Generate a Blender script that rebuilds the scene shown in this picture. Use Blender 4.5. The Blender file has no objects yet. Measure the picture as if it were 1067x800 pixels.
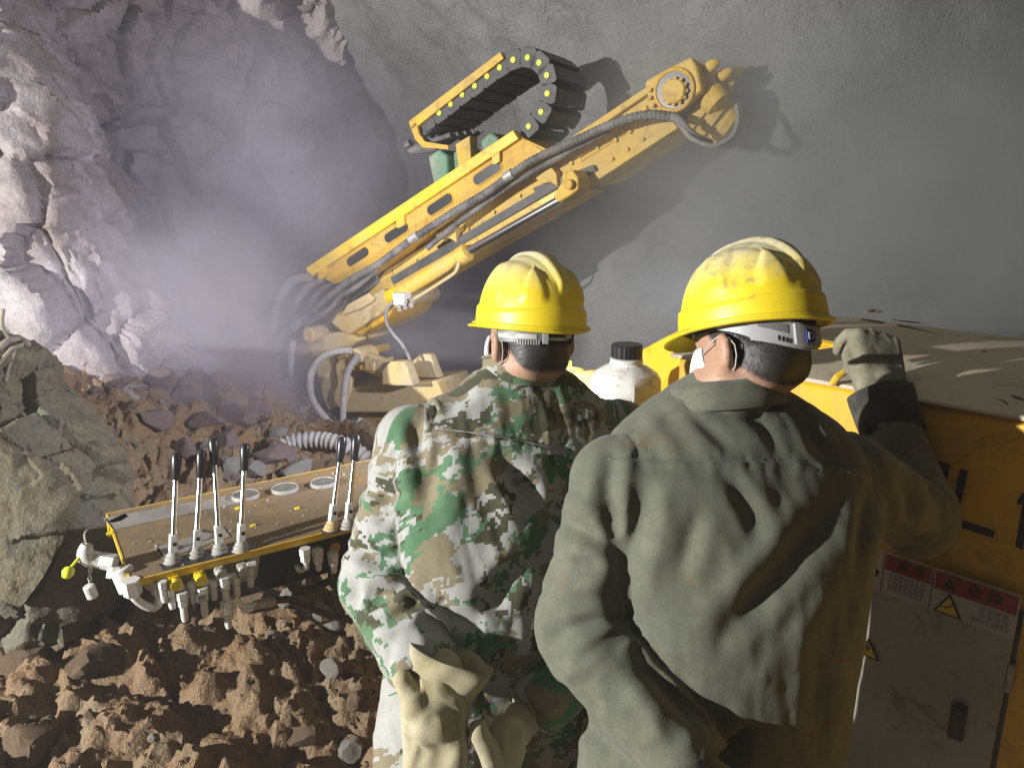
# Drilling crew in a hard-rock tunnel heading.  Blender 4.5, Cycles.
import bpy, bmesh, math, random
import numpy as np
import openvdb as vdb
from mathutils import Vector, Matrix
from mathutils.bvhtree import BVHTree

random.seed(7)
rng = np.random.default_rng(11)
R = math.radians
scene = bpy.context.scene
COL = scene.collection

# ------------------------------------------------------------------ camera
PITCH = R(14.0)
CAM = np.array([0.0, 0.0, 1.85])
FPX = 776.0                                   # focal length in pixels of a 1067 px wide frame
cd = bpy.data.cameras.new('camera'); cam = bpy.data.objects.new('camera', cd); COL.objects.link(cam)
cam.location = CAM; cam.rotation_euler = (math.pi / 2 - PITCH, 0, 0)
cd.sensor_width = 36; cd.lens = 36 * FPX / 1067; cd.clip_start = 0.02; cd.clip_end = 200
scene.camera = cam
# ------------------------------------------------------------------ world: dim, cool light that drifts in from the open tunnel behind
w = bpy.data.worlds.new('World'); scene.world = w; w.use_nodes = True
bg = w.node_tree.nodes['Background']; bg.inputs[0].default_value = (0.60, 0.66, 0.95, 1); bg.inputs[1].default_value = 0.02
# ------------------------------------------------------------------ the site's floodlight, on the spoil heap left of the camera
LAMP = np.array([-4.7, -0.62, 2.3])
ld = bpy.data.lights.new('floodlight', 'SPOT'); lamp = bpy.data.objects.new('floodlight', ld); COL.objects.link(lamp)
lamp.location = LAMP
lamp.rotation_euler = (Vector((0.0, 2.6, 1.3)) - Vector(LAMP)).to_track_quat('-Z', 'Y').to_euler()
ld.energy = 2400; ld.spot_size = R(110); ld.spot_blend = 0.35; ld.shadow_soft_size = 0.035; ld.color = (1.0, 0.975, 0.945)
# ------------------------------------------------------------------ the rig's own cool work light, on the front of the cover, aimed at the face
RIGL = np.array([0.64, 2.22, 1.58])
rd = bpy.data.lights.new('rig_work_light', 'SPOT'); rlamp = bpy.data.objects.new('rig_work_light', rd); COL.objects.link(rlamp)
rlamp.location = RIGL; rlamp.rotation_euler = (Vector((-2.0, 3.9, 1.25)) - Vector(RIGL)).to_track_quat('-Z', 'Y').to_euler()
rd.energy = 300; rd.spot_size = R(82); rd.spot_blend = 0.7; rd.shadow_soft_size = 0.05; rd.color = (0.84, 0.84, 1.0)
# ------------------------------------------------------------------ exposure
vs = scene.view_settings; vs.view_transform = 'Standard'; vs.look = 'None'; vs.gamma = 1; vs.exposure = 0.0; vs.use_curve_mapping = False
scene.cycles.use_denoising = True
scene.cycles.max_bounces = 8; scene.cycles.diffuse_bounces = 2; scene.cycles.volume_bounces = 1
scene.cycles.volume_step_rate = 2.0; scene.cycles.volume_max_steps = 128

# ------------------------------------------------------------------ frames of the place
FWD = np.array([0, math.cos(PITCH), -math.sin(PITCH)]); UP = np.array([0, math.sin(PITCH), math.cos(PITCH)]); RT = np.array([1.0, 0, 0])
def ray(px, py): return FWD + RT * (px - 533.5) / FPX + UP * (400 - py) / FPX
def P(px, py, d): return CAM + d * ray(px, py)
def proj(p):
    q = np.asarray(p, float) - CAM
    d = q @ FWD
    return 533.5 + FPX * (q @ RT) / d, 400 - FPX * (q @ UP) / d, d
TH = R(43)                                      # the tunnel (and the rig) run off to the left of the view
H = np.array([-math.sin(TH), math.cos(TH), 0]); RN = np.array([math.cos(TH), math.sin(TH), 0])
NB = np.array([math.sin(R(30)), math.cos(R(30)), 0]); UB = 3.46   # the boom's own vertical plane
US = 1.65                                       # plane of the rig's side sheet
Z = np.array([0, 0, 1.0])
def onplane(px, py, n, c):
    r_ = ray(px, py); return CAM + r_ * ((c - CAM @ n) / (r_ @ n))
def B(px, py, off=0.0): return onplane(px, py, NB, UB) + NB * off
def S(px, py, off=0.0): return onplane(px, py, RN, US) + RN * off
def K(px, py, z=0.85): return onplane(px, py, Z, z)

# ------------------------------------------------------------------ noise in numpy
def _hash(ix, iy, iz, s=0):
    h = (ix.astype(np.int64) * 374761393 + iy.astype(np.int64) * 668265263 + iz.astype(np.int64) * 2147483647 + s * 974711) & 0xffffffff
    h = ((h ^ (h >> 13)) * 1274126177) & 0xffffffff
    h = ((h ^ (h >> 16)) * 2246822519) & 0xffffffff
    return (h ^ (h >> 15)) & 0xffffffff
def rnd(ix, iy, iz, s=0): return _hash(ix, iy, iz, s).astype(np.float64) / 4294967295.0
def pnoise(p, seed=0):
    p = np.asarray(p, float); i = np.floor(p).astype(np.int64); f = p - i
    u = f * f * f * (f * (f * 6 - 15) + 10); out = 0
    for dx in (0, 1):
        for dy in (0, 1):
            for dz in (0, 1):
                a = i[:, 0] + dx; b = i[:, 1] + dy; c = i[:, 2] + dz
                h = _hash(a, b, c, seed)
                gx = (h & 1023) / 511.5 - 1; gy = ((h >> 10) & 1023) / 511.5 - 1; gz = ((h >> 20) & 1023) / 511.5 - 1
                g = gx * (f[:, 0] - dx) + gy * (f[:, 1] - dy) + gz * (f[:, 2] - dz)
                wgt = (u[:, 0] if dx else 1 - u[:, 0]) * (u[:, 1] if dy else 1 - u[:, 1]) * (u[:, 2] if dz else 1 - u[:, 2])
                out = out + wgt * g
    return out
def fbm(p, oct=4, seed=0, gain=0.5):
    a, t = 1.0, 0
    for k in range(oct):
        t = t + a * pnoise(p * (2.03 ** k) + 17.3 * k, seed + k); a *= gain
    return t
def facets(p, seed=0):
    """broken-rock relief: every Voronoi cell is a tilted plane; returns height and distance to the cell edge"""
    i = np.floor(p).astype(np.int64); n = len(p)
    best = np.full(n, 9.0); sec = np.full(n, 9.0); val = np.zeros(n)
    for dx in (-1, 0, 1):
        for dy in (-1, 0, 1):
            for dz in (-1, 0, 1):
                a = i[:, 0] + dx; b = i[:, 1] + dy; c = i[:, 2] + dz
                q = np.stack([a + rnd(a, b, c, seed), b + rnd(a, b, c, seed + 1), c + rnd(a, b, c, seed + 2)], 1)
                e = p - q; d = np.einsum('ij,ij->i', e, e)
                g = np.stack([rnd(a, b, c, seed + 3), rnd(a, b, c, seed + 4), rnd(a, b, c, seed + 5)], 1) * 2 - 1
                v = (rnd(a, b, c, seed + 6) - 0.5) + 0.75 * np.einsum('ij,ij->i', g, e)
                m = d < best
                sec = np.where(m, best, np.minimum(sec, d)); val = np.where(m, v, val); best = np.where(m, d, best)
    return val, np.sqrt(sec) - np.sqrt(best)
def sst(a, b, x):
    t = np.clip((x - a) / (b - a), 0, 1); return t * t * (3 - 2 * t)

# ------------------------------------------------------------------ materials
def nodes(name):
    m = bpy.data.materials.new(name); m.use_nodes = True
    nt = m.node_tree; return m, nt, nt.nodes['Principled BSDF']
def N(nt, t, **kw):
    n = nt.nodes.new(t)
    for k, v in kw.items():
        if k.startswith('i_'):
            key = k[2:]; key = int(key) if key.isdigit() else key.replace('_', ' ')
            n.inputs[key].default_value = v
        else: setattr(n, k, v)
    return n
def c4(c): return (c[0], c[1], c[2], 1)
def ramp(nt, src, stops):
    r_ = nt.nodes.new('ShaderNodeValToRGB'); el = r_.color_ramp.elements
    while len(el) < len(stops): el.new(0.5)
    for e, (p, c) in zip(el, stops): e.position = p; e.color = c if len(c) == 4 else c4(c)
    nt.links.new(src, r_.inputs[0]); return r_.outputs[0]
def mixc(nt, fac, a, b, blend='MIX'):
    m = nt.nodes.new('ShaderNodeMix'); m.data_type = 'RGBA'; m.blend_type = blend
    for sock, v in ((m.inputs[0], fac), (m.inputs[6], a), (m.inputs[7], b)):
        if hasattr(v, 'is_linked'): nt.links.new(v, sock)
        else: sock.default_value = v if not isinstance(v, tuple) or len(v) == 4 else c4(v)
    return m.outputs[2]
def math_(nt, op, a, b=None):
    m = nt.nodes.new('ShaderNodeMath'); m.operation = op
    for sock, v in ((m.inputs[0], a), (m.inputs[1], b)):
        if v is None: continue
        if hasattr(v, 'is_linked'): nt.links.new(v, sock)
        else: sock.default_value = v
    return m.outputs[0]
def tex(nt, scale, detail=4, rough=0.55, vec=None, dist=0.0, kind='ShaderNodeTexNoise', coord='Object'):
    t = nt.nodes.new(kind); t.inputs['Scale'].default_value = scale
    if 'Detail' in t.inputs: t.inputs['Detail'].default_value = detail
    if 'Roughness' in t.inputs: t.inputs['Roughness'].default_value = rough
    if 'Distortion' in t.inputs: t.inputs['Distortion'].default_value = dist
    if vec is None: vec = nt.nodes.new('ShaderNodeTexCoord').outputs[coord]
    nt.links.new(vec, t.inputs['Vector']); return t
def bump(nt, bsdf, height, strength=0.3, dist=0.01, prev=None):
    b = nt.nodes.new('ShaderNodeBump'); b.inputs['Strength'].default_value = strength; b.inputs['Distance'].default_value = dist
    nt.links.new(height, b.inputs['Height'])
    if prev is not None: nt.links.new(prev, b.inputs['Normal'])
    nt.links.new(b.outputs[0], bsdf.inputs['Normal']); return b.outputs[0]

def dusty(name, base, dust, amount=0.5, scale=6, rough=0.5, metal=0.0, fine=60, bstr=0.15, up=0.0):
    """paint or metal with dust: patchy film, specks, and (up) a settled layer on faces that look up"""
    m, nt, bs = nodes(name)
    n1 = tex(nt, scale, 5, 0.62); n2 = tex(nt, fine, 3, 0.6)
    f = math_(nt, 'ADD', n1.outputs[0], math_(nt, 'MULTIPLY', n2.outputs[0], 0.35))
    lo = 1.0 - amount * 0.75
    if up:
        g = nt.nodes.new('ShaderNodeNewGeometry'); sp = nt.nodes.new('ShaderNodeSeparateXYZ'); nt.links.new(g.outputs['Normal'], sp.inputs[0])
        f = math_(nt, 'ADD', f, math_(nt, 'MULTIPLY', math_(nt, 'MAXIMUM', sp.outputs[2], 0.0), up))
    k = ramp(nt, f, [(max(0, lo - 0.22), (0, 0, 0)), (min(1, lo + 0.25), (1, 1, 1))])
    col = mixc(nt, k, c4(base), c4(dust))
    n5 = tex(nt, scale * 2.3, 6, 0.7, dist=1.2); col = mixc(nt, 0.75, col, ramp(nt, n5.outputs[0], [(0.28, (0.38, 0.33, 0.26)), (0.46, (1, 1, 1))]), 'MULTIPLY')
    nt.links.new(col, bs.inputs['Base Color'])
    rr = nt.nodes.new('ShaderNodeMapRange'); nt.links.new(k, rr.inputs[0]); rr.inputs[3].default_value = rough; rr.inputs[4].default_value = 0.9
    nt.links.new(rr.outputs[0], bs.inputs['Roughness'])
    if metal:
        mm = nt.nodes.new('ShaderNodeMapRange'); nt.links.new(k, mm.inputs[0]); mm.inputs[3].default_value = metal; mm.inputs[4].default_value = 0.0
        nt.links.new(mm.outputs[0], bs.inputs['Metallic'])
    if bstr: bump(nt, bs, n2.outputs[0], bstr, 0.003)
    return m
def plain(name, c, rough=0.5, metal=0.0, var=0.12, scale=20):
    m, nt, bs = nodes(name); n = tex(nt, scale, 4)
    a = tuple(x * (1 - var) for x in c); b = tuple(min(1, x * (1 + var)) for x in c)
    nt.links.new(ramp(nt, n.outputs[0], [(0.3, a), (0.7, b)]), bs.inputs['Base Color'])
    bs.inputs['Roughness'].default_value = rough; bs.inputs['Metallic'].default_value = metal; return m

DUST = (0.36, 0.30, 0.21)
M = {}
M['yellow'] = dusty('yellow_paint', (0.78, 0.47, 0.015), (0.42, 0.32, 0.15), 0.28, 5, 0.35, fine=40, up=0.25)
M['yellow_clean'] = dusty('yellow_paint_clean', (0.85, 0.55, 0.015), (0.55, 0.40, 0.12), 0.16, 4, 0.35, fine=50)
M['ochre'] = dusty('ochre_paint', (0.66, 0.38, 0.015), (0.48, 0.33, 0.11), 0.30, 6, 0.5, fine=45)
M['boom'] = dusty('dusty_boom_paint', (0.70, 0.44, 0.035), (0.54, 0.41, 0.18), 0.38, 5, 0.6, fine=40)
M['cream'] = dusty('dust_caked_paint', (0.62, 0.42, 0.11), (0.54, 0.44, 0.27), 0.60, 7, 0.7, fine=40)
M['cover_side'] = dusty('cover_side_paint', (0.80, 0.45, 0.012), (0.46, 0.30, 0.08), 0.22, 3, 0.4, fine=40)
M['cover_top'] = dusty('cover_top_dust', (0.56, 0.45, 0.24), (0.62, 0.55, 0.40), 0.85, 3.0, 0.85, fine=30)
M['door'] = dusty('door_paint', (0.42, 0.43, 0.37), (0.30, 0.29, 0.22), 0.35, 4, 0.45, fine=50)
M['rubber'] = dusty('rubber_hose', (0.035, 0.035, 0.037), (0.26, 0.25, 0.23), 0.42, 9, 0.55, fine=80)
M['rubber_dusty'] = dusty('dusty_rubber_hose', (0.09, 0.09, 0.09), (0.30, 0.29, 0.27), 0.62, 9, 0.65, fine=80)
M['hose_pale'] = dusty('dust_covered_hose', (0.20, 0.20, 0.20), (0.44, 0.42, 0.38), 0.70, 10, 0.75, fine=80)
M['chain'] = dusty('black_nylon', (0.028, 0.028, 0.030), (0.16, 0.155, 0.145), 0.35, 8, 0.45, fine=80)
M['pin'] = plain('lime_pin_plastic', (0.62, 0.66, 0.05), 0.5)
M['green'] = dusty('green_valve_paint', (0.05, 0.26, 0.15), (0.30, 0.34, 0.27), 0.45, 9, 0.6, fine=60)
M['chrome'] = plain('chrome_rod', (0.75, 0.75, 0.76), 0.18, 1.0, 0.05)
M['zinc'] = dusty('zinc_fitting', (0.74, 0.74, 0.72), (0.50, 0.46, 0.40), 0.24, 20, 0.35, metal=0.2, fine=120)
M['steel'] = dusty('dusty_steel', (0.5, 0.5, 0.5), (0.38, 0.36, 0.31), 0.45, 14, 0.4, metal=0.7, fine=90)
M['black'] = plain('black_plastic', (0.018, 0.019, 0.022), 0.32, 0, 0.2)
M['black_hose'] = dusty('black_hydraulic_hose', (0.014, 0.014, 0.015), (0.11, 0.10, 0.09), 0.22, 12, 0.38, fine=90)
M['glass'] = dusty('gauge_glass', (0.06, 0.065, 0.06), (0.17, 0.16, 0.13), 0.6, 16, 0.12, fine=60, bstr=0)
M['panel'] = dusty('mud_filmed_panel', (0.34, 0.20, 0.035), (0.19, 0.138, 0.075), 0.74, 7, 0.62, fine=70, bstr=0.3)
M['plate'] = dusty('steel_name_plate', (0.42, 0.42, 0.42), (0.28, 0.24, 0.17), 0.5, 12, 0.35, metal=0.8, fine=70)
M['white_plastic'] = dusty('white_plastic', (0.80, 0.80, 0.76), (0.52, 0.50, 0.42), 0.16, 9, 0.4, fine=80, bstr=0)
M['grey_plastic'] = plain('grey_plastic', (0.15, 0.155, 0.16), 0.45)
M['light_plastic'] = plain('light_grey_plastic', (0.36, 0.37, 0.38), 0.42, 0, 0.05)
M['ink'] = plain('black_ink', (0.016, 0.016, 0.016), 0.6)
M['red'] = plain('red_print', (0.28, 0.035, 0.025), 0.5)
M['white_print'] = plain('white_print', (0.50, 0.50, 0.47), 0.5, 0, 0.05)
M['grey_print'] = plain('grey_print', (0.30, 0.30, 0.30), 0.6)
M['sign_yellow'] = plain('sign_yellow', (0.80, 0.58, 0.03), 0.5)
M['blue'] = plain('blue_print', (0.02, 0.06, 0.38), 0.4)
M['mud_trace'] = plain('dry_mud', (0.16, 0.11, 0.06), 0.95, 0, 0.3, 60)
M['yellow_spot'] = plain('yellow_cap', (0.86, 0.66, 0.02), 0.4)
M['lime'] = plain('lime_cap', (0.75, 0.80, 0.03), 0.4)

def rock_mat(name, cols, scale, bumps, rough=0.9, wet=None):
    m, nt, bs = nodes(name)
    n1 = tex(nt, scale, 6, 0.6, dist=0.6); n2 = tex(nt, scale * 5.5, 6, 0.65); n3 = tex(nt, scale * 30, 4, 0.6)
    f = math_(nt, 'ADD', math_(nt, 'MULTIPLY', n1.outputs[0], 0.75), math_(nt, 'MULTIPLY', n2.outputs[0], 0.30))
    st = [(0.30 + 0.42 * k / (len(cols) - 1), c) for k, c in enumerate(cols)]
    col = ramp(nt, f, st)
    col = mixc(nt, 0.55, col, ramp(nt, n3.outputs[0], [(0.3, (0.45, 0.45, 0.45)), (0.7, (1, 1, 1))]), 'MULTIPLY')
    nt.links.new(col, bs.inputs['Base Color']); bs.inputs['Roughness'].default_value = rough
    if wet:
        rr = ramp(nt, n2.outputs[0], [(0.35, (wet,) * 3), (0.65, (rough,) * 3)]); nt.links.new(rr, bs.inputs['Roughness'])
    pr = bump(nt, bs, n2.outputs[0], bumps, 0.03)
    pr = bump(nt, bs, n3.outputs[0], bumps, 0.008, pr)
    return m
M['pale_rock'] = rock_mat('pale_blasted_rock', [(0.17, 0.13, 0.115), (0.30, 0.255, 0.245), (0.40, 0.365, 0.37), (0.52, 0.48, 0.485)], 1.7, 0.7)
M['shotcrete'] = rock_mat('sprayed_concrete', [(0.20, 0.20, 0.195), (0.25, 0.25, 0.245), (0.31, 0.31, 0.30)], 2.2, 1.0)
M['face'] = rock_mat('blasted_rock_face', [(0.15, 0.13, 0.13), (0.30, 0.26, 0.255), (0.42, 0.37, 0.355), (0.52, 0.48, 0.465)], 1.4, 0.6)
M['mud'] = rock_mat('muck_floor', [(0.085, 0.050, 0.024), (0.19, 0.106, 0.046), (0.26, 0.165, 0.082), (0.235, 0.178, 0.100), (0.33, 0.150, 0.062)], 2.6, 0.9, 0.85, wet=0.42)
M['rockA'] = rock_mat('brown_stone', [(0.10, 0.066, 0.036), (0.18, 0.122, 0.070), (0.24, 0.17, 0.105)], 9, 0.5)
M['rockB'] = rock_mat('grey_stone', [(0.17, 0.155, 0.13), (0.28, 0.265, 0.23), (0.36, 0.34, 0.30)], 9, 0.5)
M['rockC'] = rock_mat('mauve_stone', [(0.13, 0.09, 0.085), (0.23, 0.165, 0.155), (0.31, 0.24, 0.225)], 9, 0.5)
M['boulder'] = rock_mat('greenish_boulder', [(0.05, 0.050, 0.038), (0.095, 0.086, 0.056), (0.155, 0.130, 0.078), (0.135, 0.132, 0.098), (0.22, 0.20, 0.15)], 2.0, 0.8)

# ------------------------------------------------------------------ geometry helpers: each returns (verts, faces)
def join(*gs):
    V, F, o = [], [], 0
    for v, f in gs:
        V.append(np.asarray(v, float)); F += [tuple(i + o for i in q) for q in f]; o += len(v)
    return np.concatenate(V), F
def prism(poly, ext):
    """closed prism: polygon (3-D points) pushed by vector ext"""
    a = np.asarray(poly, float); n = len(a); v = np.concatenate([a, a + np.asarray(ext, float)])
    f = [tuple(range(n))[::-1], tuple(range(n, 2 * n))] + [(i, (i + 1) % n, n + (i + 1) % n, n + i) for i in range(n)]
    return v, f
def box(c, ax, ay, az):
    c = np.asarray(c, float); ax, ay, az = (np.asarray(q, float) for q in (ax, ay, az))
    v = [c + sx * ax + sy * ay + sz * az for sz in (-1, 1) for sx, sy in ((-1, -1), (1, -1), (1, 1), (-1, 1))]
    return np.array(v), [(3, 2, 1, 0), (4, 5, 6, 7), (0, 1, 5, 4), (1, 2, 6, 5), (2, 3, 7, 6), (3, 0, 4, 7)]
def frame_of(t):
    t = t / np.linalg.norm(t); a = Z if abs(t[2]) < 0.9 else RT
    u = np.cross(a, t); u /= np.linalg.norm(u); return t, u, np.cross(t, u)
def lathe(o, axis, prof, seg=20, sx=1.0, sy=1.0, xdir=None):
    """revolve profile [(radius, height)...] about axis from o"""
    t, u, v_ = frame_of(np.asarray(axis, float)); o = np.asarray(o, float)
    if xdir is not None:
        u = np.asarray(xdir, float) - t * (np.asarray(xdir, float) @ t); u /= np.linalg.norm(u); v_ = np.cross(t, u)
    V, F = [], []
    for r_, h in prof:
        for k in range(seg):
            a = 2 * math.pi * k / seg; V.append(o + t * h + u * (r_ * sx * math.cos(a)) + v_ * (r_ * sy * math.sin(a)))
    for j in range(len(prof) - 1):
        for k in range(seg):
            F.append((j * seg + k, j * seg + (k + 1) % seg, (j + 1) * seg + (k + 1) % seg, (j + 1) * seg + k))
    F.append(tuple(range(seg))[::-1]); F.append(tuple(range((len(prof) - 1) * seg, len(prof) * seg)))
    return np.array(V), F
def cyl(a, b, r0, r1=None, seg=20, bev=0.0):
    a = np.asarray(a, float); b = np.asarray(b, float); L = np.linalg.norm(b - a); r1 = r0 if r1 is None else r1
    pr = [(r0, 0), (r1, L)] if not bev else [(r0 - bev, 0), (r0, bev), (r1, L - bev), (r1 - bev, L)]
    return lathe(a, b - a, pr, seg)
def spline(pts, step=0.02):
    p = np.asarray(pts, float); p = np.concatenate([[2 * p[0] - p[1]], p, [2 * p[-1] - p[-2]]]); out = []
    for i in range(1, len(p) - 2):
        L = np.linalg.norm(p[i + 1] - p[i]); n = max(2, int(L / step))
        for k in range(n):
            t = k / n
            out.append(0.5 * (2 * p[i] + (p[i + 1] - p[i - 1]) * t + (2 * p[i - 1] - 5 * p[i] + 4 * p[i + 1] - p[i + 2]) * t * t
                              + (3 * p[i] - p[i - 1] - 3 * p[i + 1] + p[i + 2]) * t ** 3))
    out.append(p[-2]); return np.array(out)
def tube(pts, r, seg=10, step=0.02, rib=0.0, pitch=0.02, smooth=True, cap=True):
    p = spline(pts, step if not rib else pitch / 4) if smooth else np.asarray(pts, float)
    n = len(p); T = np.gradient(p, axis=0); T /= np.linalg.norm(T, axis=1)[:, None]
    t, u, v_ = frame_of(T[0]); V, F = [], []; s = 0.0
    rr = np.interp(np.linspace(0, 1, n), np.linspace(0, 1, len(r)), r) if hasattr(r, '__len__') else np.full(n, r)
    for i in range(n):
        if i: s += np.linalg.norm(p[i] - p[i - 1])
        u = u - T[i] * (u @ T[i]); u /= np.linalg.norm(u); v_ = np.cross(T[i], u)
        q = rr[i] + (rib * (1 if math.sin(2 * math.pi * s / pitch) > 0 else -1) if rib else 0)
        for k in range(seg):
            a = 2 * math.pi * k / seg; V.append(p[i] + q * (u * math.cos(a) + v_ * math.sin(a)))
    for i in range(n - 1):
        for k in range(seg): F.append((i * seg + k, i * seg + (k + 1) % seg, (i + 1) * seg + (k + 1) % seg, (i + 1) * seg + k))
    if cap: F.append(tuple(range(seg))[::-1]); F.append(tuple(range((n - 1) * seg, n * seg)))
    return np.array(V), F
def grid_mesh(Pg):
    a, b = Pg.shape[:2]; idx = np.arange(a * b).reshape(a, b)
    F = np.stack([idx[:-1, :-1], idx[1:, :-1], idx[1:, 1:], idx[:-1, 1:]], -1).reshape(-1, 4)
    return Pg.reshape(-1, 3), F

def mk(name, g, mat, parent=None, org=None, smooth=40, bevel=0.0, kind=None):
    """ONE mesh object; org is the world point its thing stands on"""
    v, f = g; v = np.asarray(v, float)
    if org is not None: v = v - np.asarray(org, float)
    me = bpy.data.meshes.new(name)
    if isinstance(f, np.ndarray):
        n = len(f); k = f.shape[1]
        me.vertices.add(len(v)); me.vertices.foreach_set('co', v.astype(np.float32).ravel())
        me.loops.add(n * k); me.loops.foreach_set('vertex_index', f.astype(np.int32).ravel())
        me.polygons.add(n); me.polygons.foreach_set('loop_start', np.arange(0, n * k, k, dtype=np.int32))
        me.update(calc_edges=True)
    else:
        me.from_pydata([tuple(x) for x in v], [], [tuple(int(i) for i in q) for q in f]); me.update()
    if not isinstance(f, np.ndarray):
        bm = bmesh.new(); bm.from_mesh(me); bmesh.ops.recalc_face_normals(bm, faces=bm.faces); bm.to_mesh(me); bm.free()
    if smooth:
        me.polygons.foreach_set('use_smooth', np.ones(len(me.polygons), dtype=bool))
        if smooth < 180: me.set_sharp_from_angle(angle=R(smooth))
    me.materials.append(M[mat] if isinstance(mat, str) else mat)
    o = bpy.data.objects.new(name, me); COL.objects.link(o)
    if parent is not None: o.parent = parent
    elif org is not None: o.location = org
    if bevel:
        b = o.modifiers.new('bevel', 'BEVEL'); b.width = bevel; b.segments = 2; b.limit_method = 'ANGLE'; b.angle_limit = R(35)
    if kind: o['kind'] = kind
    return o
def thing(name, label, cat, loc, group=None):
    o = bpy.data.objects.new(name, None); COL.objects.link(o); o.location = loc; o.empty_display_size = 0.1
    o['label'] = label; o['category'] = cat
    if group: o['group'] = group
    return o
def tag(o, label, cat, group=None):
    o['label'] = label; o['category'] = cat
    if group: o['group'] = group
    return o
def text_geo(s, size, o, ex, ey, depth=0.0015):
    """lettering as thin solid geometry at o, running along ex with height along ey"""
    cu = bpy.data.curves.new('lettering', 'FONT'); cu.body = s; cu.size = size; cu.extrude = depth; cu.align_x = 'CENTER'; cu.align_y = 'CENTER'
    cu.resolution_u = 3
    ob = bpy.data.objects.new('lettering', cu); COL.objects.link(ob)
    dg = bpy.context.evaluated_depsgraph_get(); me = ob.evaluated_get(dg).to_mesh()
    v = np.array([x.co[:] for x in me.vertices]).reshape(-1, 3); f = [tuple(p.vertices) for p in me.polygons]
    bpy.data.objects.remove(ob); bpy.data.curves.remove(cu)
    ex = np.asarray(ex, float); ey = np.asarray(ey, float); ez = np.cross(ex, ey)
    return np.asarray(o) + v[:, :1] * ex + v[:, 1:2] * ey + v[:, 2:3] * ez, f

# ------------------------------------------------------------------ signed-distance modelling for bodies and clothes
def capsule(X, a, b, ra, rb):
    a = np.asarray(a, float); ab = np.asarray(b, float) - a; q = X - a
    t = np.clip(q @ ab / (ab @ ab), 0, 1)
    return np.linalg.norm(q - t[:, None] * ab, axis=1) - (ra + (rb - ra) * t)
def ellipsoid(X, c, ax, rad):
    q = (X - np.asarray(c, float)) @ np.asarray(ax, float).T; rad = np.asarray(rad, float)
    k0 = np.linalg.norm(q / rad, axis=1); k1 = np.linalg.norm(q / rad ** 2, axis=1) + 1e-9
    return k0 * (k0 - 1) / k1
def smin(a, b, k):
    h = np.clip(0.5 + 0.5 * (b - a) / k, 0, 1); return b * (1 - h) + a * h - k * h * (1 - h)
def sdf_mesh(fn, lo, hi, h):
    lo = np.asarray(lo, float); n = np.ceil((np.asarray(hi, float) - lo) / h).astype(int) + 1
    ii = np.stack(np.meshgrid(*[np.arange(k) for k in n], indexing='ij'), -1).reshape(-1, 3)
    out = np.empty(len(ii), np.float32)
    for s in range(0, len(ii), 400000): out[s:s + 400000] = fn(lo + ii[s:s + 400000] * h)
    A = np.clip(out, -4 * h, 4 * h).reshape(n); A = np.pad(A, 1, constant_values=4 * h)
    g = vdb.FloatGrid(background=float(4 * h)); g.copyFromArray(A.astype(np.float32))
    pts, quads = g.convertToQuads(isovalue=0.0)
    V = (pts - 1) * h + lo; F = quads.astype(np.int64)
    a, b, c = V[F[:, 0]], V[F[:, 1]], V[F[:, 2]]; d = V[F[:, 3]]
    vol = np.einsum('ij,ij->', a, np.cross(b, c)) + np.einsum('ij,ij->', a, np.cross(c, d))
    if vol < 0: F = F[:, ::-1]
    return V, F
def vnormals(V, F):
    n = np.cross(V[F[:, 2]] - V[F[:, 0]], V[F[:, 3]] - V[F[:, 1]]); o = np.zeros_like(V)
    for k in range(4): np.add.at(o, F[:, k], n)
    return o / (np.linalg.norm(o, axis=1)[:, None] + 1e-12)
def relax(V, F, it=2, lam=0.5):
    e = np.concatenate([F[:, [0, 1]], F[:, [1, 2]], F[:, [2, 3]], F[:, [3, 0]]]); n = len(V)
    for _ in range(it):
        s = np.zeros_like(V); c = np.zeros(n)
        np.add.at(s, e[:, 0], V[e[:, 1]]); np.add.at(c, e[:, 0], 1)
        V = V + lam * (s / np.maximum(c, 1)[:, None] - V)
    return V
def buckle(V0, X, F, n0, grow, it=70, lo=-0.034, hi=0.028, stiff=0.05, sag=0.0):
    """cloth that is a little too big for its outline: edges keep their (grown) length, so the surplus buckles into folds"""
    a = np.concatenate([F[:, 0], F[:, 1], F[:, 2], F[:, 3], F[:, 0], F[:, 1]]); b = np.concatenate([F[:, 1], F[:, 2], F[:, 3], F[:, 0], F[:, 2], F[:, 3]])
    key = np.unique(np.minimum(a, b).astype(np.int64) * len(V0) + np.maximum(a, b)); a = key // len(V0); b = key % len(V0)
    e0 = V0[b] - V0[a]; rest = np.linalg.norm(e0, axis=1) * (1 + 0.5 * (grow[a] + grow[b])); I = np.concatenate([a, b]); n = len(V0)
    cnt = np.bincount(I, minlength=n).astype(float); J = np.concatenate([b, a])
    acc = lambda W: np.stack([np.bincount(I, W[:, k], n) for k in range(3)], 1)
    for t in range(it):
        e = X[b] - X[a]; L_ = np.linalg.norm(e, axis=1); c_ = e * (0.5 * (L_ - rest) / np.maximum(L_, 1e-6))[:, None]
        X = X + acc(np.concatenate([c_, -c_])) / cnt[:, None] * 1.35
        X[:, 2] -= sag
        D = X - V0
        if t % 2 == 0:
            D = D + stiff * (acc(D[J]) / cnt[:, None] - D)                      # bending resistance
        dn = np.einsum('ij,ij->i', D, n0); tang = D - n0 * dn[:, None]
        D = tang * 0.985 + n0 * np.clip(dn, lo, hi)[:, None]; X = V0 + D
    return X
def set_attr(o, name, arr):
    a = o.data.attributes.new(name, 'FLOAT_VECTOR', 'POINT'); a.data.foreach_set('vector', np.asarray(arr, np.float32).ravel())

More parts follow.
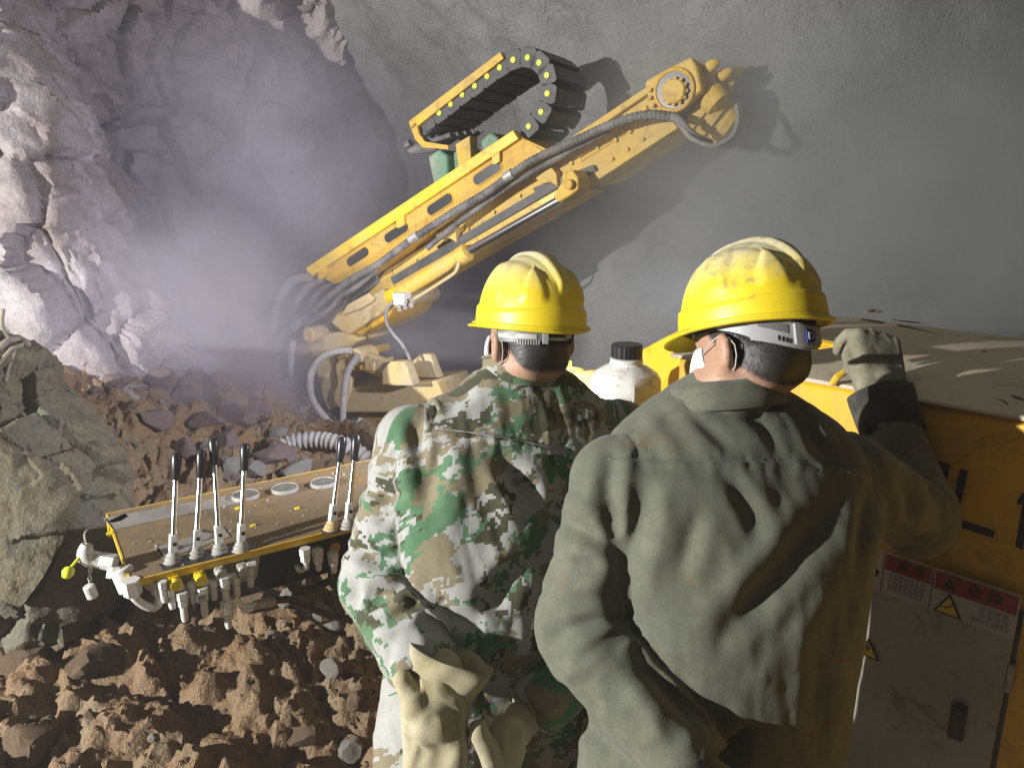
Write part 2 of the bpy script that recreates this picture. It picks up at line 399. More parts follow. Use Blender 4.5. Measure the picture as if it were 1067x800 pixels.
# ================================================================== THE SETTING
# shotcrete arch: an elliptical lining, right wall and roof
def arch():
    vv = np.arange(-4.0, 7.2, 0.035); aa = np.linspace(R(-15), R(125), 170)
    v, a = np.meshgrid(vv, aa, indexing='ij')
    u = -0.1 + 3.78 * np.cos(a); z = 1.0 + 4.0 * np.sin(a)
    p = (u[..., None] * RN + v[..., None] * H + z[..., None] * Z).reshape(-1, 3)
    nrm = (-(np.cos(a) / 3.78)[..., None] * RN - (np.sin(a) / 4.0)[..., None] * Z).reshape(-1, 3); nrm /= np.linalg.norm(nrm, axis=1)[:, None]
    d = 0.16 * fbm(p * 0.9, 3, 3) + 0.08 * fbm(p * 2.6, 3, 9) + 0.05 * fbm(p * 9, 3, 21)
    # lining drapes over broken rock: soft ridges
    d += 0.10 * np.abs(pnoise(p * 1.3, 40))
    q = p + nrm * d[:, None] + RN * (4.0 * sst(2.0, -0.6, v.ravel()) * sst(-0.5, 1.5, u.ravel()))[:, None]   # added bend: wall pushed back beside the rig so it falls darker
    return grid_mesh(q.reshape(v.shape + (3,)))
g = arch()
tag(mk('tunnel_lining', (g[0], g[1]), 'shotcrete', smooth=180, kind='structure'), 'grey sprayed concrete lining of the tunnel wall and roof', 'tunnel wall')

# blasted face at the end of the heading
def face():
    uu = np.arange(-4.6, 4.4, 0.024); zz = np.arange(-0.3, 4.9, 0.024)
    u, z = np.meshgrid(uu, zz, indexing='ij'); uf, zf = u.ravel(), z.ravel()
    v = 5.2 + 0.10 * np.clip(uf - 1.2, 0, 3) - 0.35 * sst(2.6, 4.2, zf)
    p = uf[:, None] * RN + v[:, None] * H + zf[:, None] * Z; p3 = np.stack([uf, zf, v], 1)
    wp = p3 + 0.25 * np.stack([pnoise(p3 * 1.7, 1), pnoise(p3 * 1.7, 2), pnoise(p3 * 1.7, 3)], 1)
    f1, e1 = facets(wp * np.array([1.9, 1.35, 1.6]), 50); f2, e2 = facets(wp * np.array([5.2, 4.1, 5.0]), 60); f3, e3 = facets(wp * 13, 70)
    d = 0.24 * f1 + 0.08 * f2 + 0.028 * f3 - 0.05 * (1 - sst(0, 0.09, e1)) - 0.02 * (1 - sst(0, 0.08, e2)) + 0.07 * fbm(p3 * 3, 4, 8) + 0.16 * fbm(p3 * 1.1, 2, 18)
    return grid_mesh((p - H * d[:, None]).reshape(u.shape + (3,)))
tag(mk('rock_face', face(), 'face', smooth=38, kind='structure'), 'dark blasted rock face behind the dust', 'rock face')
# pale rock buttress standing out from the left wall, its nose leaning back as it rises
def buttress():
    plan = np.array([(-5.6, 4.7, 0), (-4.2, 4.15, 0), (-3.1, 3.72, 0), (-2.3, 3.50, 0), (-1.93, 3.55, 0), (-1.80, 3.85, 0), (-1.92, 4.4, 0), (-2.3, 5.2, 0), (-2.7, 6.2, 0)], float)
    c = spline(plan, 0.02); T = np.gradient(c, axis=0); T /= np.linalg.norm(T, axis=1)[:, None]; nr = np.stack([T[:, 1], -T[:, 0], 0 * T[:, 0]], 1)
    zz = np.arange(-0.3, 4.9, 0.021); ns, nz_ = len(c), len(zz)
    p = np.repeat(c, nz_, 0); n = np.repeat(nr, nz_, 0); z = np.tile(zz, ns); p[:, 2] = z; p[:, 0] -= 0.43 * (z - 1.2); p[:, 1] += 0.10 * (z - 1.2)
    wp = p + 0.2 * np.stack([pnoise(p * 1.9, 201), pnoise(p * 1.9, 202), pnoise(p * 1.9, 203)], 1)
    f1, e1 = facets(wp * np.array([1.7, 1.7, 1.3]), 210); f2, e2 = facets(wp * 4.6, 220); f3, e3 = facets(wp * 12, 230)
    d = 0.12 * f1 + 0.045 * f2 + 0.016 * f3 - 0.03 * (1 - sst(0, 0.10, e1)) + 0.055 * fbm(p * 3.2, 5, 28, 0.55) + 0.14 * fbm(p * 0.9, 2, 29)
    return grid_mesh((p + n * d[:, None]).reshape(ns, nz_, 3))
tag(mk('rock_buttress', buttress(), 'pale_rock', smooth=45, kind='structure'), 'brightly lit pale rock buttress standing out from the left wall', 'rock')

# muck floor: control points (pixel, depth) -> heights, then clods
CP = [(0, 800, 2.2), (200, 800, 2.3), (390, 800, 2.4), (0, 600, 2.75), (110, 640, 2.7), (200, 650, 2.8), (300, 640, 3.0), (390, 620, 3.2),
      (300, 488, 3.35), (272, 448, 3.6), (200, 428, 3.5), (130, 392, 3.5), (60, 345, 3.45), (170, 520, 3.1), (350, 490, 3.6), (240, 520, 3.15), (400, 480, 4.0), (-80, 420, 3.4), (-120, 700, 2.4), (-60, 300, 4.0)]
cx = [P(*c) for c in CP]
cx += [np.array(q, float) for q in ((0.0, 1.55, 0), (0.4, 1.2, 0), (0.0, 0.5, 0), (-1.0, 0.9, 0.05), (-2.2, 1.0, 0.25), (1, 3, 0), (2, 2, 0), (1.5, 1.0, 0), (0.3, 3.2, 0.05), (-0.2, 4.6, 0.25), (-0.6, 5.2, 0.35),
                                  (0.2, 2.4, 0.0), (-3.2, 2.2, 0.7), (-3.4, 3.6, 1.4), (0.8, 4.4, 0.1), (3, 0, 0), (0, -2, 0), (-3, -1, 0.2), (3, 4, 0.1), (-2.6, 5.0, 1.5), (-0.25, 2.2, 0.05))]
cx = np.array(cx)
def base_height(x, y):
    d2 = (x[:, None] - cx[:, 0]) ** 2 + (y[:, None] - cx[:, 1]) ** 2
    wgt = np.exp(-d2 / (2 * 0.42 ** 2)) + 2e-4 / (d2 + 0.05); return (wgt * cx[:, 2]).sum(1) / wgt.sum(1)
def muck(x, y):
    h = base_height(x, y)
    wild = 0.18 + 0.82 * sst(0.15, -0.45, x) * sst(0.6, 1.3, y)
    p = np.stack([x, y, 0.3 * h], 1)
    wp = p + 0.08 * np.stack([pnoise(p * 4, 31), pnoise(p * 4, 32), 0 * x], 1)
    f1, e1 = facets(wp * 3.4, 80); f2, e2 = facets(wp * 8.5, 90); f3, e3 = facets(wp * 21, 95)
    d = 0.13 * fbm(p * 2.2, 3, 14) + 0.040 * f1 * sst(0, .15, e1) - 0.03 * (1 - sst(0, 0.16, e1)) + 0.022 * f2 + 0.012 * f3 + 0.0075 * facets(wp * 46, 98)[0] + 0.048 * fbm(p * 8, 5, 24, 0.64)
    d += 0.075 * (0.35 - np.abs(pnoise(wp * 3.1, 47))) + 0.040 * (0.3 - np.abs(pnoise(wp * 7.3, 48))) + 0.018 * (0.3 - np.abs(pnoise(wp * 16, 49)))
    d += 0.03 * np.abs(pnoise(p * 6.5, 44)) - 0.05 * np.clip(np.abs(pnoise(p * 2.7, 45)) * -6 + 1, 0, 1) * 0.7
    return h + wild * d * 1.05
xs = np.concatenate([np.linspace(-6, -2.6, 20)[:-1], np.arange(-2.6, 0.05, 0.0115), np.linspace(0.08, 6, 70)])
ys = np.concatenate([np.linspace(-4, 1.5, 24)[:-1], np.arange(1.5, 4.1, 0.0115), np.arange(4.1, 5.3, 0.03), np.linspace(5.35, 8, 18)])
gx, gy = np.meshgrid(xs, ys, indexing='ij'); gz = muck(gx.ravel(), gy.ravel()).reshape(gx.shape)
ground = mk('ground', grid_mesh(np.stack([gx, gy, gz], -1)), 'mud', smooth=45, kind='structure'); tag(ground, 'reddish brown broken muck covering the tunnel floor', 'ground')

# loose stones lying on the muck: each one its own object, all parts of the ground
def stone_mesh(k):
    bm = bmesh.new(); bmesh.ops.create_icosphere(bm, subdivisions=3, radius=1.0)
    v = np.array([x.co[:] for x in bm.verts]); r_ = np.random.default_rng(100 + k)
    for _ in range(11):                                    # knock flats off a ball, then roughen it
        n = r_.normal(size=3); n /= np.linalg.norm(n); c = r_.uniform(0.42, 0.80); over = np.maximum(v @ n - c, 0); v -= over[:, None] * n * 0.94
    f_, e_ = facets(v * 2.6 + 7 * k, 150 + k); v *= (1 + 0.10 * f_ + 0.05 * fbm(v * 4 + k, 3, k))[:, None]; v[:, 2] *= 0.75
    for x, c in zip(bm.verts, v): x.co = c
    me = bpy.data.meshes.new('stone'); bm.to_mesh(me); bm.free(); me.materials.append(None)
    me.polygons.foreach_set('use_smooth', np.ones(len(me.polygons), bool)); me.set_sharp_from_angle(angle=R(28)); return me
SM = [stone_mesh(k) for k in range(9)]
def stone(x, y, s, mat, sink=0.25, rot=None, z=None):
    o = bpy.data.objects.new('stone', SM[random.randrange(9)]); COL.objects.link(o); o.parent = ground
    if z is None: z = float(muck(np.array([x]), np.array([y]))[0])
    o.location = (x, y, z + s * 0.62 * (0.5 - sink)); o.scale = (s * random.uniform(0.85, 1.2), s * random.uniform(0.8, 1.1), s * random.uniform(0.8, 1.25))
    o.rotation_euler = rot or (random.uniform(-0.5, 0.5), random.uniform(-0.5, 0.5), random.uniform(0, 6.3))
    o.material_slots[0].link = 'OBJECT'; o.material_slots[0].material = M[mat]; return o
def ground_at(px, py, d0=1.8, d1=6.0):
    ds = np.linspace(d0, d1, 500); q = np.array([P(px, py, d) for d in ds]); hh = muck(q[:, 0], q[:, 1]); k = int(np.argmax(q[:, 2] < hh)); return q[k] if q[k, 2] < hh[k] else None
# stones that stand out in the picture (pixel of centre, size in pixels)
for px, py, s, mt in ((771 / 2.667, 560 + 283 / 2.667, 13, 'rockB'), (348, 655, 14, 'rockB'), (262, 626, 20, 'rockA'), (282, 470, 18, 'rockA'), (240, 490, 20, 'rockB'), (262, 492, 18, 'rockB'),
                      (215, 440, 20, 'rockC'), (250, 436, 24, 'rockC'), (280, 478, 20, 'rockC'), (190, 414, 18, 'rockC'), (160, 440, 22, 'rockC'), (235, 463, 24, 'rockC'), (120, 400, 22, 'rockC'),
                      (130, 375, 20, 'rockC'), (170, 395, 18, 'rockC'), (195, 470, 18, 'rockC'), (300, 475, 22, 'rockC'), (310, 495, 22, 'rockB'), (345, 488, 20, 'rockA'), (330, 492, 16, 'rockA'),
                      (345, 700, 14, 'rockB'), (362, 782, 18, 'rockB'), (372, 730, 16, 'rockA'), (100, 690, 30, 'rockA'), (20, 690, 26, 'rockA'), (30, 780, 30, 'rockA'), (320, 770, 22, 'rockA'), (220, 622, 18, 'rockA'), (300, 625, 18, 'rockB'), (335, 640, 18, 'rockB')):
    q = ground_at(px, py); dd = (q - CAM) @ FWD; stone(q[0], q[1], s / FPX * dd, mt, 0.3, z=q[2])
for k in range(235):                               # spoil heap under the dust, then scattered fist-size pieces
    if k < 110: px, py = random.uniform(60, 420), random.uniform(350, 500)
    else: px, py = random.uniform(0, 400), random.uniform(600, 800)
    q = ground_at(px, py)
    if q is None: continue
    dd = (q - CAM) @ FWD
    s = random.choice((4, 5, 6, 7, 9, 12) if k < 110 else (2, 3, 3, 4, 5, 7)) / FPX * dd
    stone(q[0], q[1], s, random.choice(('rockC', 'rockC', 'rockB')) if k < 110 else random.choice(('rockA', 'rockA', 'rockA', 'rockB')), 0.3, z=q[2])

# the big greenish boulder at the left edge
def boulder():
    c = P(-4, 510, 2.75); a = np.linspace(0, 2 * math.pi, 240, endpoint=False); b = np.linspace(-1.5705, 1.5705, 150)
    A, Bb = np.meshgrid(a, b, indexing='ij'); n = np.stack([np.cos(A) * np.cos(Bb), np.sin(A) * np.cos(Bb), np.sin(Bb)], -1).reshape(-1, 3)
    sq = np.sign(n) * np.abs(n) ** 0.8
    p = sq * np.array([0.62, 0.38, 0.40]); rot = Matrix.Rotation(R(48), 3, 'Y') @ Matrix.Rotation(R(-20), 3, 'Z'); p = p @ np.array(rot).T
    f1, e1 = facets(p * 2.3, 120); f2, e2 = facets(p * 5.5 + 3, 130); f3, e3 = facets(p * 14, 140)
    d = 0.075 * f1 + 0.022 * f2 + 0.010 * f3 - 0.035 * (1 - sst(0, .05, e1)) + 0.035 * fbm(p * 3, 5, 33, 0.55)
    p = p + n @ np.array(rot).T * d[:, None] + c
    v = p; na, nb = A.shape; F = [(i * nb + j, ((i + 1) % na) * nb + j, ((i + 1) % na) * nb + j + 1, i * nb + j + 1) for i in range(na) for j in range(nb - 1)]
    return (v, np.array(F)), c
g, c = boulder(); c[2] = 0.4
tag(mk('boulder', g, 'boulder', org=c, smooth=38), 'large greenish brown cracked boulder behind the end of the lever console', 'boulder')
bv = BVHTree.FromPolygons([tuple(x) for x in g[0]], [tuple(int(i) for i in q) for q in g[1]])
def on_rock(px, py, lift=0.01):
    h_ = bv.ray_cast(Vector(CAM), Vector(ray(px, py)).normalized()); return (np.array(h_[0]) if h_[0] is not None else P(px, py, 2.6)) + Z * lift
rts = [[(-14, 372), (-2, 366), (8, 358), (20, 356), (30, 362)], [(-12, 390), (2, 378), (12, 366), (24, 362)], [(6, 400), (10, 384), (16, 368)]]
g = join(*[tube([on_rock(*q) for q in r_], w_, 8) for r_, w_ in zip(rts, (0.012, 0.009, 0.007))], tube([on_rock(12, 360), on_rock(12, 360) + [0.0, -0.03, 0.07], on_rock(12, 360) + [0.02, -0.04, 0.13]], 0.006, 6))
c = on_rock(6, 365)
tag(mk('dry_root', g, plain('dry_wood', (0.22, 0.19, 0.14), 0.9), org=c, smooth=180), 'bare forked root lying over the top of the boulder', 'root')

# ================================================================== THE DRILLING RIG
RO = np.array([*(US * RN + 0.2 * H)[:2], 0.0])
rig = thing('drill_rig', 'yellow drilling rig with a long raised boom, looped cable chain and dusty engine cover', 'drilling rig', RO)
def rp(name, g, mat, parent=None, bevel=0.0, smooth=40): return mk(name, g, mat, parent or rig, RO, smooth, bevel)
def bpoly(pts, o0, o1): return prism([B(x, y, o0) for x, y in pts], NB * (o1 - o0))
def bpath(pts, off): return [B(p[0], p[1], (p[2] if len(p) > 2 else off)) for p in pts]

# --- boom: box beam, seam rail, dark strips for gaps, sliding bracket
beam = rp('boom_beam', bpoly([(366, 322), (398, 282), (470, 236), (560, 174), (676, 95), (690, 100), (704, 130), (622, 183), (470, 268), (412, 303), (380, 330)], 0.02, 0.34), 'boom', bevel=0.012)
rp('top_flange', bpoly([(556, 170), (676, 90), (679, 96), (560, 177)], -0.01, 0.36), 'boom', beam, 0.004)
rp('seam_rail', bpoly([(600, 160), (672, 110), (674, 114), (602, 165)], 0.004, 0.03), 'ochre', beam)
rp('gap_strip', bpoly([(408, 289), (588, 183), (592, 190), (412, 297)], -0.014, 0.03), 'chain', beam)  # this and the next: dark strips in place of shadowed gaps along the beam
rp('gap_strip', bpoly([(556, 196), (618, 172), (622, 180), (560, 205)], -0.008, 0.03), 'chain', beam)
rp('lower_chord', bpoly([(414, 297), (598, 190), (606, 198), (424, 304)], -0.05, 0.30), 'yellow', beam, 0.005)
rp('lower_chord', bpoly([(604, 192), (704, 128), (709, 134), (622, 190)], -0.03, 0.32), 'boom', beam, 0.005)
for (x, y) in ((470, 236), (575, 178)):
    rp('stiffener', bpoly([(x - 14, y + 8), (x + 2, y - 4), (x + 8, y + 3), (x + 9, y + 16), (x + 2, y + 12), (x - 8, y + 14)], -0.035, 0.03), 'boom', beam, 0.004)
rp('slide_bracket', bpoly([(356, 334), (363, 324), (404, 303), (411, 299), (419, 313), (417, 319), (374, 347), (366, 342)], -0.10, 0.40), 'cream', bevel=0.01)
rp('slide_pad', bpoly([(366, 343), (417, 318), (410, 331), (383, 348)], -0.06, 0.36), 'ochre', bevel=0.01)
rp('slide_plate', bpoly([(388, 320), (402, 312), (404, 308), (398, 303), (376, 315), (370, 326)], -0.125, -0.10), 'cream', bevel=0.004)
rp('upper_arm', bpoly([(318, 345), (352, 312), (390, 296), (398, 303), (352, 336), (326, 360)], 0.05, 0.30), 'cream', bevel=0.012)
# --- hydraulic cylinder under the beam
c0 = -0.10
cy = rp('lift_cylinder', cyl(B(423, 306, c0), B(496, 262, c0), 0.045, seg=24, bev=0.006), 'boom')
rp('cylinder_gland', cyl(B(489, 267, c0), B(498, 261, c0), 0.050, seg=24, bev=0.006), 'boom', cy)
rp('cylinder_rod', cyl(B(496, 262, c0), B(600, 204, c0), 0.021, seg=20), 'chrome', cy)
rp('end_cap', cyl(B(417, 309, c0), B(428, 303, c0), 0.049, seg=24, bev=0.01), 'yellow_clean', cy)
rp('oil_pipe', tube(bpath([(428, 316), (440, 313), (484, 286), (492, 278), (494, 271)], c0 - 0.05), 0.009, 8), 'cream', cy)
vb = rp('valve_block', box(B(437, 308, c0 - 0.06), NB * 0.035, Z * 0.035, np.cross(NB, Z) * 0.04), 'zinc', bevel=0.004)
for k in range(3): rp('fitting', cyl(B(438 + 6 * k, 313 - 2 * k, c0 - 0.08), B(441 + 6 * k, 318 - 2 * k, c0 - 0.12), 0.013, seg=6), 'steel', vb)
rp('valve_cable', tube(bpath([(430, 311), (424, 318), (423, 331), (430, 343), (438, 352), (446, 366), (449, 376)], c0 - 0.08), 0.010, 8), 'rubber_dusty')
cl = rp('rod_clevis', bpoly([(592, 205), (600, 192), (602, 181), (612, 178), (618, 186), (618, 198), (610, 204), (598, 211)], -0.17, -0.03), 'boom', bevel=0.008)
rp('clevis_pin', cyl(B(610, 193, -0.20), B(610, 193, 0.0), 0.024, seg=18, bev=0.004), 'ochre', cl)

# --- swivel head at the raised end
head = rp('swivel_head', bpoly([(676, 87), (695, 76), (724, 61), (731, 72), (736, 96), (722, 108), (704, 118), (690, 120), (680, 106)], -0.06, 0.36), 'boom', bevel=0.012)
hc = (707, 96)
def disc(px, py, o0, o1, r_, seg=32, bev=0.006): return cyl(B(px, py, o0), B(px, py, o1), r_, seg=seg, bev=bev)
ringv = []
for k in range(40):
    a = 2 * math.pi * k / 40; ringv.append((a,))
ct = B(*hc, -0.064); ex = np.cross(NB, Z); 
rp('ring_seat', cyl(ct, ct - NB * 0.004, 0.086, seg=36), 'black', head)
rg = [ct + (ex * math.cos(2 * math.pi * k / 36) + Z * math.sin(2 * math.pi * k / 36)) * 0.086 for k in range(37)]
rp('bearing_ring', tube(rg, 0.010, 8, smooth=False, cap=False), 'ochre', head)
rp('swivel_hub', cyl(ct + ex * 0.008 - Z * .008, ct - NB * 0.035 + ex * 0.008 - Z * .008, 0.052, seg=24, bev=0.006), 'boom', head)
for k in range(12):
    a = 2 * math.pi * k / 12; q = ct + (ex * math.cos(a) + Z * math.sin(a)) * 0.054 + ex * .008 - Z * .008 - NB * 0.004
    rp('bolt', cyl(q, q - NB * 0.02, 0.008, seg=6), 'ochre', head)
for k, (x, y) in enumerate(((683, 96), (683, 104), (686, 112))): rp('bolt', cyl(B(x, y, -0.06), B(x, y, -0.085), 0.010, seg=6), 'boom', head)
for k, (x, y) in enumerate(((737, 70), (747, 77), (746, 87), (741, 94), (749, 69))):
    rp('nozzle', lathe(B(x - 6, y + 3, 0.03 + 0.06 * k), B(x + 8, y - 6, 0.03 + 0.06 * k) - B(x - 6, y + 3, 0.03 + 0.06 * k), [(0.016, 0), (0.026, 0.02), (0.026, 0.045), (0.014, 0.07), (0.008, 0.075)], 14), 'boom', head)
sw = rp('swing_motor', lathe(B(716, 106, 0.12), B(752, 134, 0.20) - B(716, 106, 0.12), [(0.10, 0), (0.115, 0.02), (0.115, 0.05), (0.10, 0.055), (0.10, 0.075), (0.118, 0.08), (0.118, 0.11), (0.10, 0.115), (0.10, 0.14), (0.112, 0.145), (0.108, 0.18), (0.07, 0.215), (0.05, 0.23)], 28), 'boom')
rp('motor_cover', lathe(B(735, 96, 0.05), B(750, 112, 0.05) - B(735, 96, 0.05), [(0.05, 0), (0.07, 0.02), (0.06, 0.07), (0.03, 0.085)], 20), 'boom', sw)

# --- cable tray along the beam
tray = rp('cable_tray', join(bpoly([(332, 284), (545, 143), (574, 157), (384, 287), (352, 293)], -0.06, -0.045)), 'ochre', bevel=0.003)
rp('tray_edge', bpoly([(329, 278), (543, 137), (549, 146), (333, 288)], -0.085, -0.03), 'yellow_clean', tray, 0.004)
rp('tray_floor', bpoly([(352, 291), (384, 285), (574, 155), (577, 160), (386, 290), (353, 295)], -0.06, 0.25), 'ochre', tray, 0.004)
rp('tray_end', bpoly([(545, 142), (549, 144), (577, 157), (573, 160)], -0.06, 0.30), 'ochre', tray, 0.003)
for x, y in ((345, 284), (426, 231), (525, 166)):
    rp('tray_tab', bpoly([(x - 4, y - 2), (x + 4, y - 7), (x + 4, y + 3), (x, y + 6), (x - 4, y + 6)], -0.082, -0.06), 'yellow', tray, 0.003)
def slot(px, py, half, hh):
    d = B(px + 10, py - 6.6, 0) - B(px - 10, py + 6.6, 0); d /= np.linalg.norm(d); n = np.cross(d, NB); c = B(px, py, -0.0605)
    pts = [c + d * (half * s_ + hh * math.cos(a + (0 if s_ > 0 else math.pi))) + n * (hh * math.sin(a + (0 if s_ > 0 else math.pi))) for s_ in (1, -1) for a in np.linspace(-math.pi / 2, math.pi / 2, 9)]
    so = rp('tray_slot', prism(pts, -NB * 0.003), 'black', tray)
    rp('slot_rim', tube(pts + [pts[0]], 0.005, 6, smooth=False, cap=False), 'ochre', tray)
for x, y, hl in ((380, 267, 0.068), (420, 242, 0.068), (465, 213, 0.066), (514, 181, 0.066)): slot(x, y, hl, 0.030)

# --- cable chain: links that turn over on themselves, a lime pin on each
chain = rp('cable_chain', bpoly([(431, 142), (447, 131), (450, 136), (434, 148)], 0.0, 0.32), 'chain', bevel=0.003)
dots = [(446, 127), (459, 118), (471, 109), (483, 99), (496, 90), (509, 80), (522, 71), (536, 63), (551, 60.5), (563, 66), (571, 79), (571.5, 98), (565, 117), (552, 132), (536, 145)]
cp = [B(x, y, 0.0) for x, y in dots]; sp_ = spline(cp, 0.01); tg = np.gradient(sp_, axis=0); tg /= np.linalg.norm(tg, axis=1)[:, None]
WCH = 0.34
for k, q in enumerate(cp[:-1]):
    j = int(np.argmin(np.linalg.norm(sp_ - q, axis=1))); t = tg[j]; n = np.cross(NB, t); hh = 0.047; L = 0.043
    def plate(off):
        pts = [q + t * (L * cx_) + n * (hh * cy_) + NB * off for cx_, cy_ in ((-1.1, -0.7), (-0.8, -1), (0.8, -1), (1.05, -0.7), (1.05, 0.7), (0.8, 1), (-0.8, 1), (-1.1, 0.7))]
        return prism(pts, NB * 0.02)
    rp('chain_link', join(plate(-0.01), plate(WCH - 0.02), box(q + n * hh * 0.88 + NB * WCH / 2, t * L * 0.78, n * 0.006, NB * (WCH / 2 - 0.012)),
                          box(q - n * hh * 0.88 + NB * WCH / 2, t * L * 0.78, n * 0.006, NB * (WCH / 2 - 0.012)), box(q + n * 0 + NB * WCH / 2, t * 0.006, n * hh * 0.85, NB * 0.01)), 'chain', chain, 0.003)
    if k: rp('chain_pin', cyl(q - NB * 0.006, q - NB * 0.0165, 0.0155, seg=14, bev=0.002), 'pin', chain)
rp('chain_guide', bpoly([(429, 127), (524, 55), (528, 62), (432, 137)], -0.03, 0.36), 'yellow', bevel=0.004)
rp('guide_lip', bpoly([(431, 132), (437, 128), (440, 140), (446, 148), (470, 152), (470, 156), (444, 154), (436, 146)], -0.03, -0.01), 'ochre')
rp('guide_stud', cyl(B(437, 120, 0.02), B(437, 130, 0.02), 0.012, seg=8), 'yellow')
rp('guide_post', bpoly([(472, 150), (487, 141), (489, 172), (476, 181)], 0.02, 0.10), 'boom', bevel=0.006)
for (pts, o0, o1) in (([(441, 163), (452, 155), (462, 162), (463, 186), (448, 196)], 0.04, 0.22), ([(463, 158), (474, 152), (476, 178), (465, 184)], 0.08, 0.26), ([(494, 146), (504, 137), (513, 143), (512, 158), (497, 165)], 0.06, 0.22)):
    rp('valve_box', bpoly(pts, o0, o1), 'green', bevel=0.012)
cd_ = rp('cable_conduit', tube(bpath([(448, 150, 0.06), (436, 153, 0.04), (424, 155, 0.03)], 0), [0.036, 0.036, 0.03], 16), 'rubber')
rp('conduit_nut', cyl(B(424, 152, -0.01), B(429, 149, -0.01), 0.020, seg=12), 'chrome', cd_)
for k in range(5): rp('chain_cable', tube(bpath([(440 + 3 * k, 139 - 2 * k, 0.03 + 0.05 * k), (446 + 5 * k, 146 - 1.5 * k, 0.03 + 0.05 * k), (464 + 3 * k, 140 - 2 * k, 0.05 + 0.05 * k)], 0), 0.013, 8), 'rubber')

# --- knuckle, lugs and tilt cylinder below the beam
kn = rp('knuckle', bpoly([(313, 363), (322, 349), (349, 345), (370, 343), (386, 351), (377, 358), (347, 367), (330, 375), (318, 377)], -0.10, 0.22), 'cream', bevel=0.02)
rp('knuckle_pin', cyl(B(341, 345, -0.17), B(341, 345, 0.30), 0.050, seg=24, bev=0.01), 'cream', kn)
for k in range(6):
    a = k * math.pi / 3; q = B(341, 345, -0.168) + (ex * math.cos(a) + Z * math.sin(a)) * 0.03; rp('bolt', cyl(q, q - NB * 0.01, 0.006, seg=6), 'cream', kn)
rp('lug', bpoly([(343, 381), (347, 371), (356, 369), (360, 386), (365, 405), (364, 421), (355, 423), (349, 408)], -0.12, -0.05), 'cream', bevel=0.012)
rp('lug', bpoly([(368, 375), (374, 367), (379, 369), (384, 390), (383, 402), (378, 415), (372, 421), (364, 409), (369, 394)], -0.16, -0.10), 'cream', bevel=0.012)
rp('lug', bpoly([(398, 378), (404, 372), (406, 396), (396, 398)], 0.0, 0.06), 'cream', bevel=0.008)
rp('bridge_plate', bpoly([(348, 372), (384, 362), (386, 370), (350, 382)], -0.04, 0.2), 'ochre', bevel=0.006)
tc = rp('tilt_cylinder', cyl(B(386, 368, -0.14), B(436, 380, -0.22), 0.060, seg=28, bev=0.01), 'cream')
rp('cylinder_eye', cyl(B(395, 368, -0.23), B(395, 368, -0.07), 0.070, seg=28, bev=0.012), 'cream', tc)
rp('port_block', box(B(415, 373, -0.24), NB * 0.025, Z * 0.025, np.cross(NB, Z) * 0.035), 'cream', tc, 0.004)
rp('clamp_strip', bpoly([(404, 372), (432, 380), (431, 384), (404, 376)], -0.255, -0.20), 'ochre', tc)
rp('end_clevis', bpoly([(431, 375), (440, 367), (452, 367), (456, 372), (463, 391), (431, 391)], -0.30, -0.22), 'cream', bevel=0.012)
rp('end_clevis', bpoly([(437, 374), (446, 366), (456, 367), (464, 388), (466, 391), (440, 391)], -0.08, -0.02), 'cream', bevel=0.012)
rp('lower_arm', bpoly([(362, 401), (384, 398), (470, 391), (480, 415), (440, 424), (380, 425), (364, 418)], -0.15, 0.18), 'cream', bevel=0.015)
rp('slew_base', join(bpoly([(372, 421), (470, 418), (486, 470), (492, 556), (386, 556), (388, 470)], -0.05, 0.3), ), 'ochre', bevel=0.02)
# boom foot between the two men, back towards the body
p0, p1 = P(590, 400, 3.1), P(600, 470, 2.9)
bf = rp('boom_foot', lathe(P(596, 480, 2.95), P(584, 372, 3.05) - P(596, 480, 2.95), [(0.11, 0), (0.11, 0.26), (0.125, 0.27), (0.125, 0.31), (0.10, 0.32), (0.09, 0.36)], 28), 'boom')
rp('foot_cap', lathe(P(584, 396, 3.02), P(583, 376, 3.02) - P(584, 396, 3.02), [(0.07, 0), (0.07, 0.03), (0.05, 0.035), (0.05, 0.075), (0.03, 0.08)], 20), 'yellow', bf)
rp('foot_drum', cyl(P(592, 418, 2.80), P(622, 412, 2.95), 0.105, seg=28, bev=0.014), 'boom', bf)
rp('foot_plate', prism([P(600, 402, 2.75), P(613, 440, 2.75), P(614, 520, 2.75), P(560, 520, 2.75), P(560, 400, 2.9)], np.array([0.02, 0.04, 0])), 'yellow', bf, 0.004)
rp('foot_hose', tube([P(566, 372, 2.86), P(574, 383, 2.80), P(583, 397, 2.76), P(588, 414, 2.72), P(590, 440, 2.72)], 0.026, 12, rib=0.003, pitch=0.02), 'hose_pale', bf)

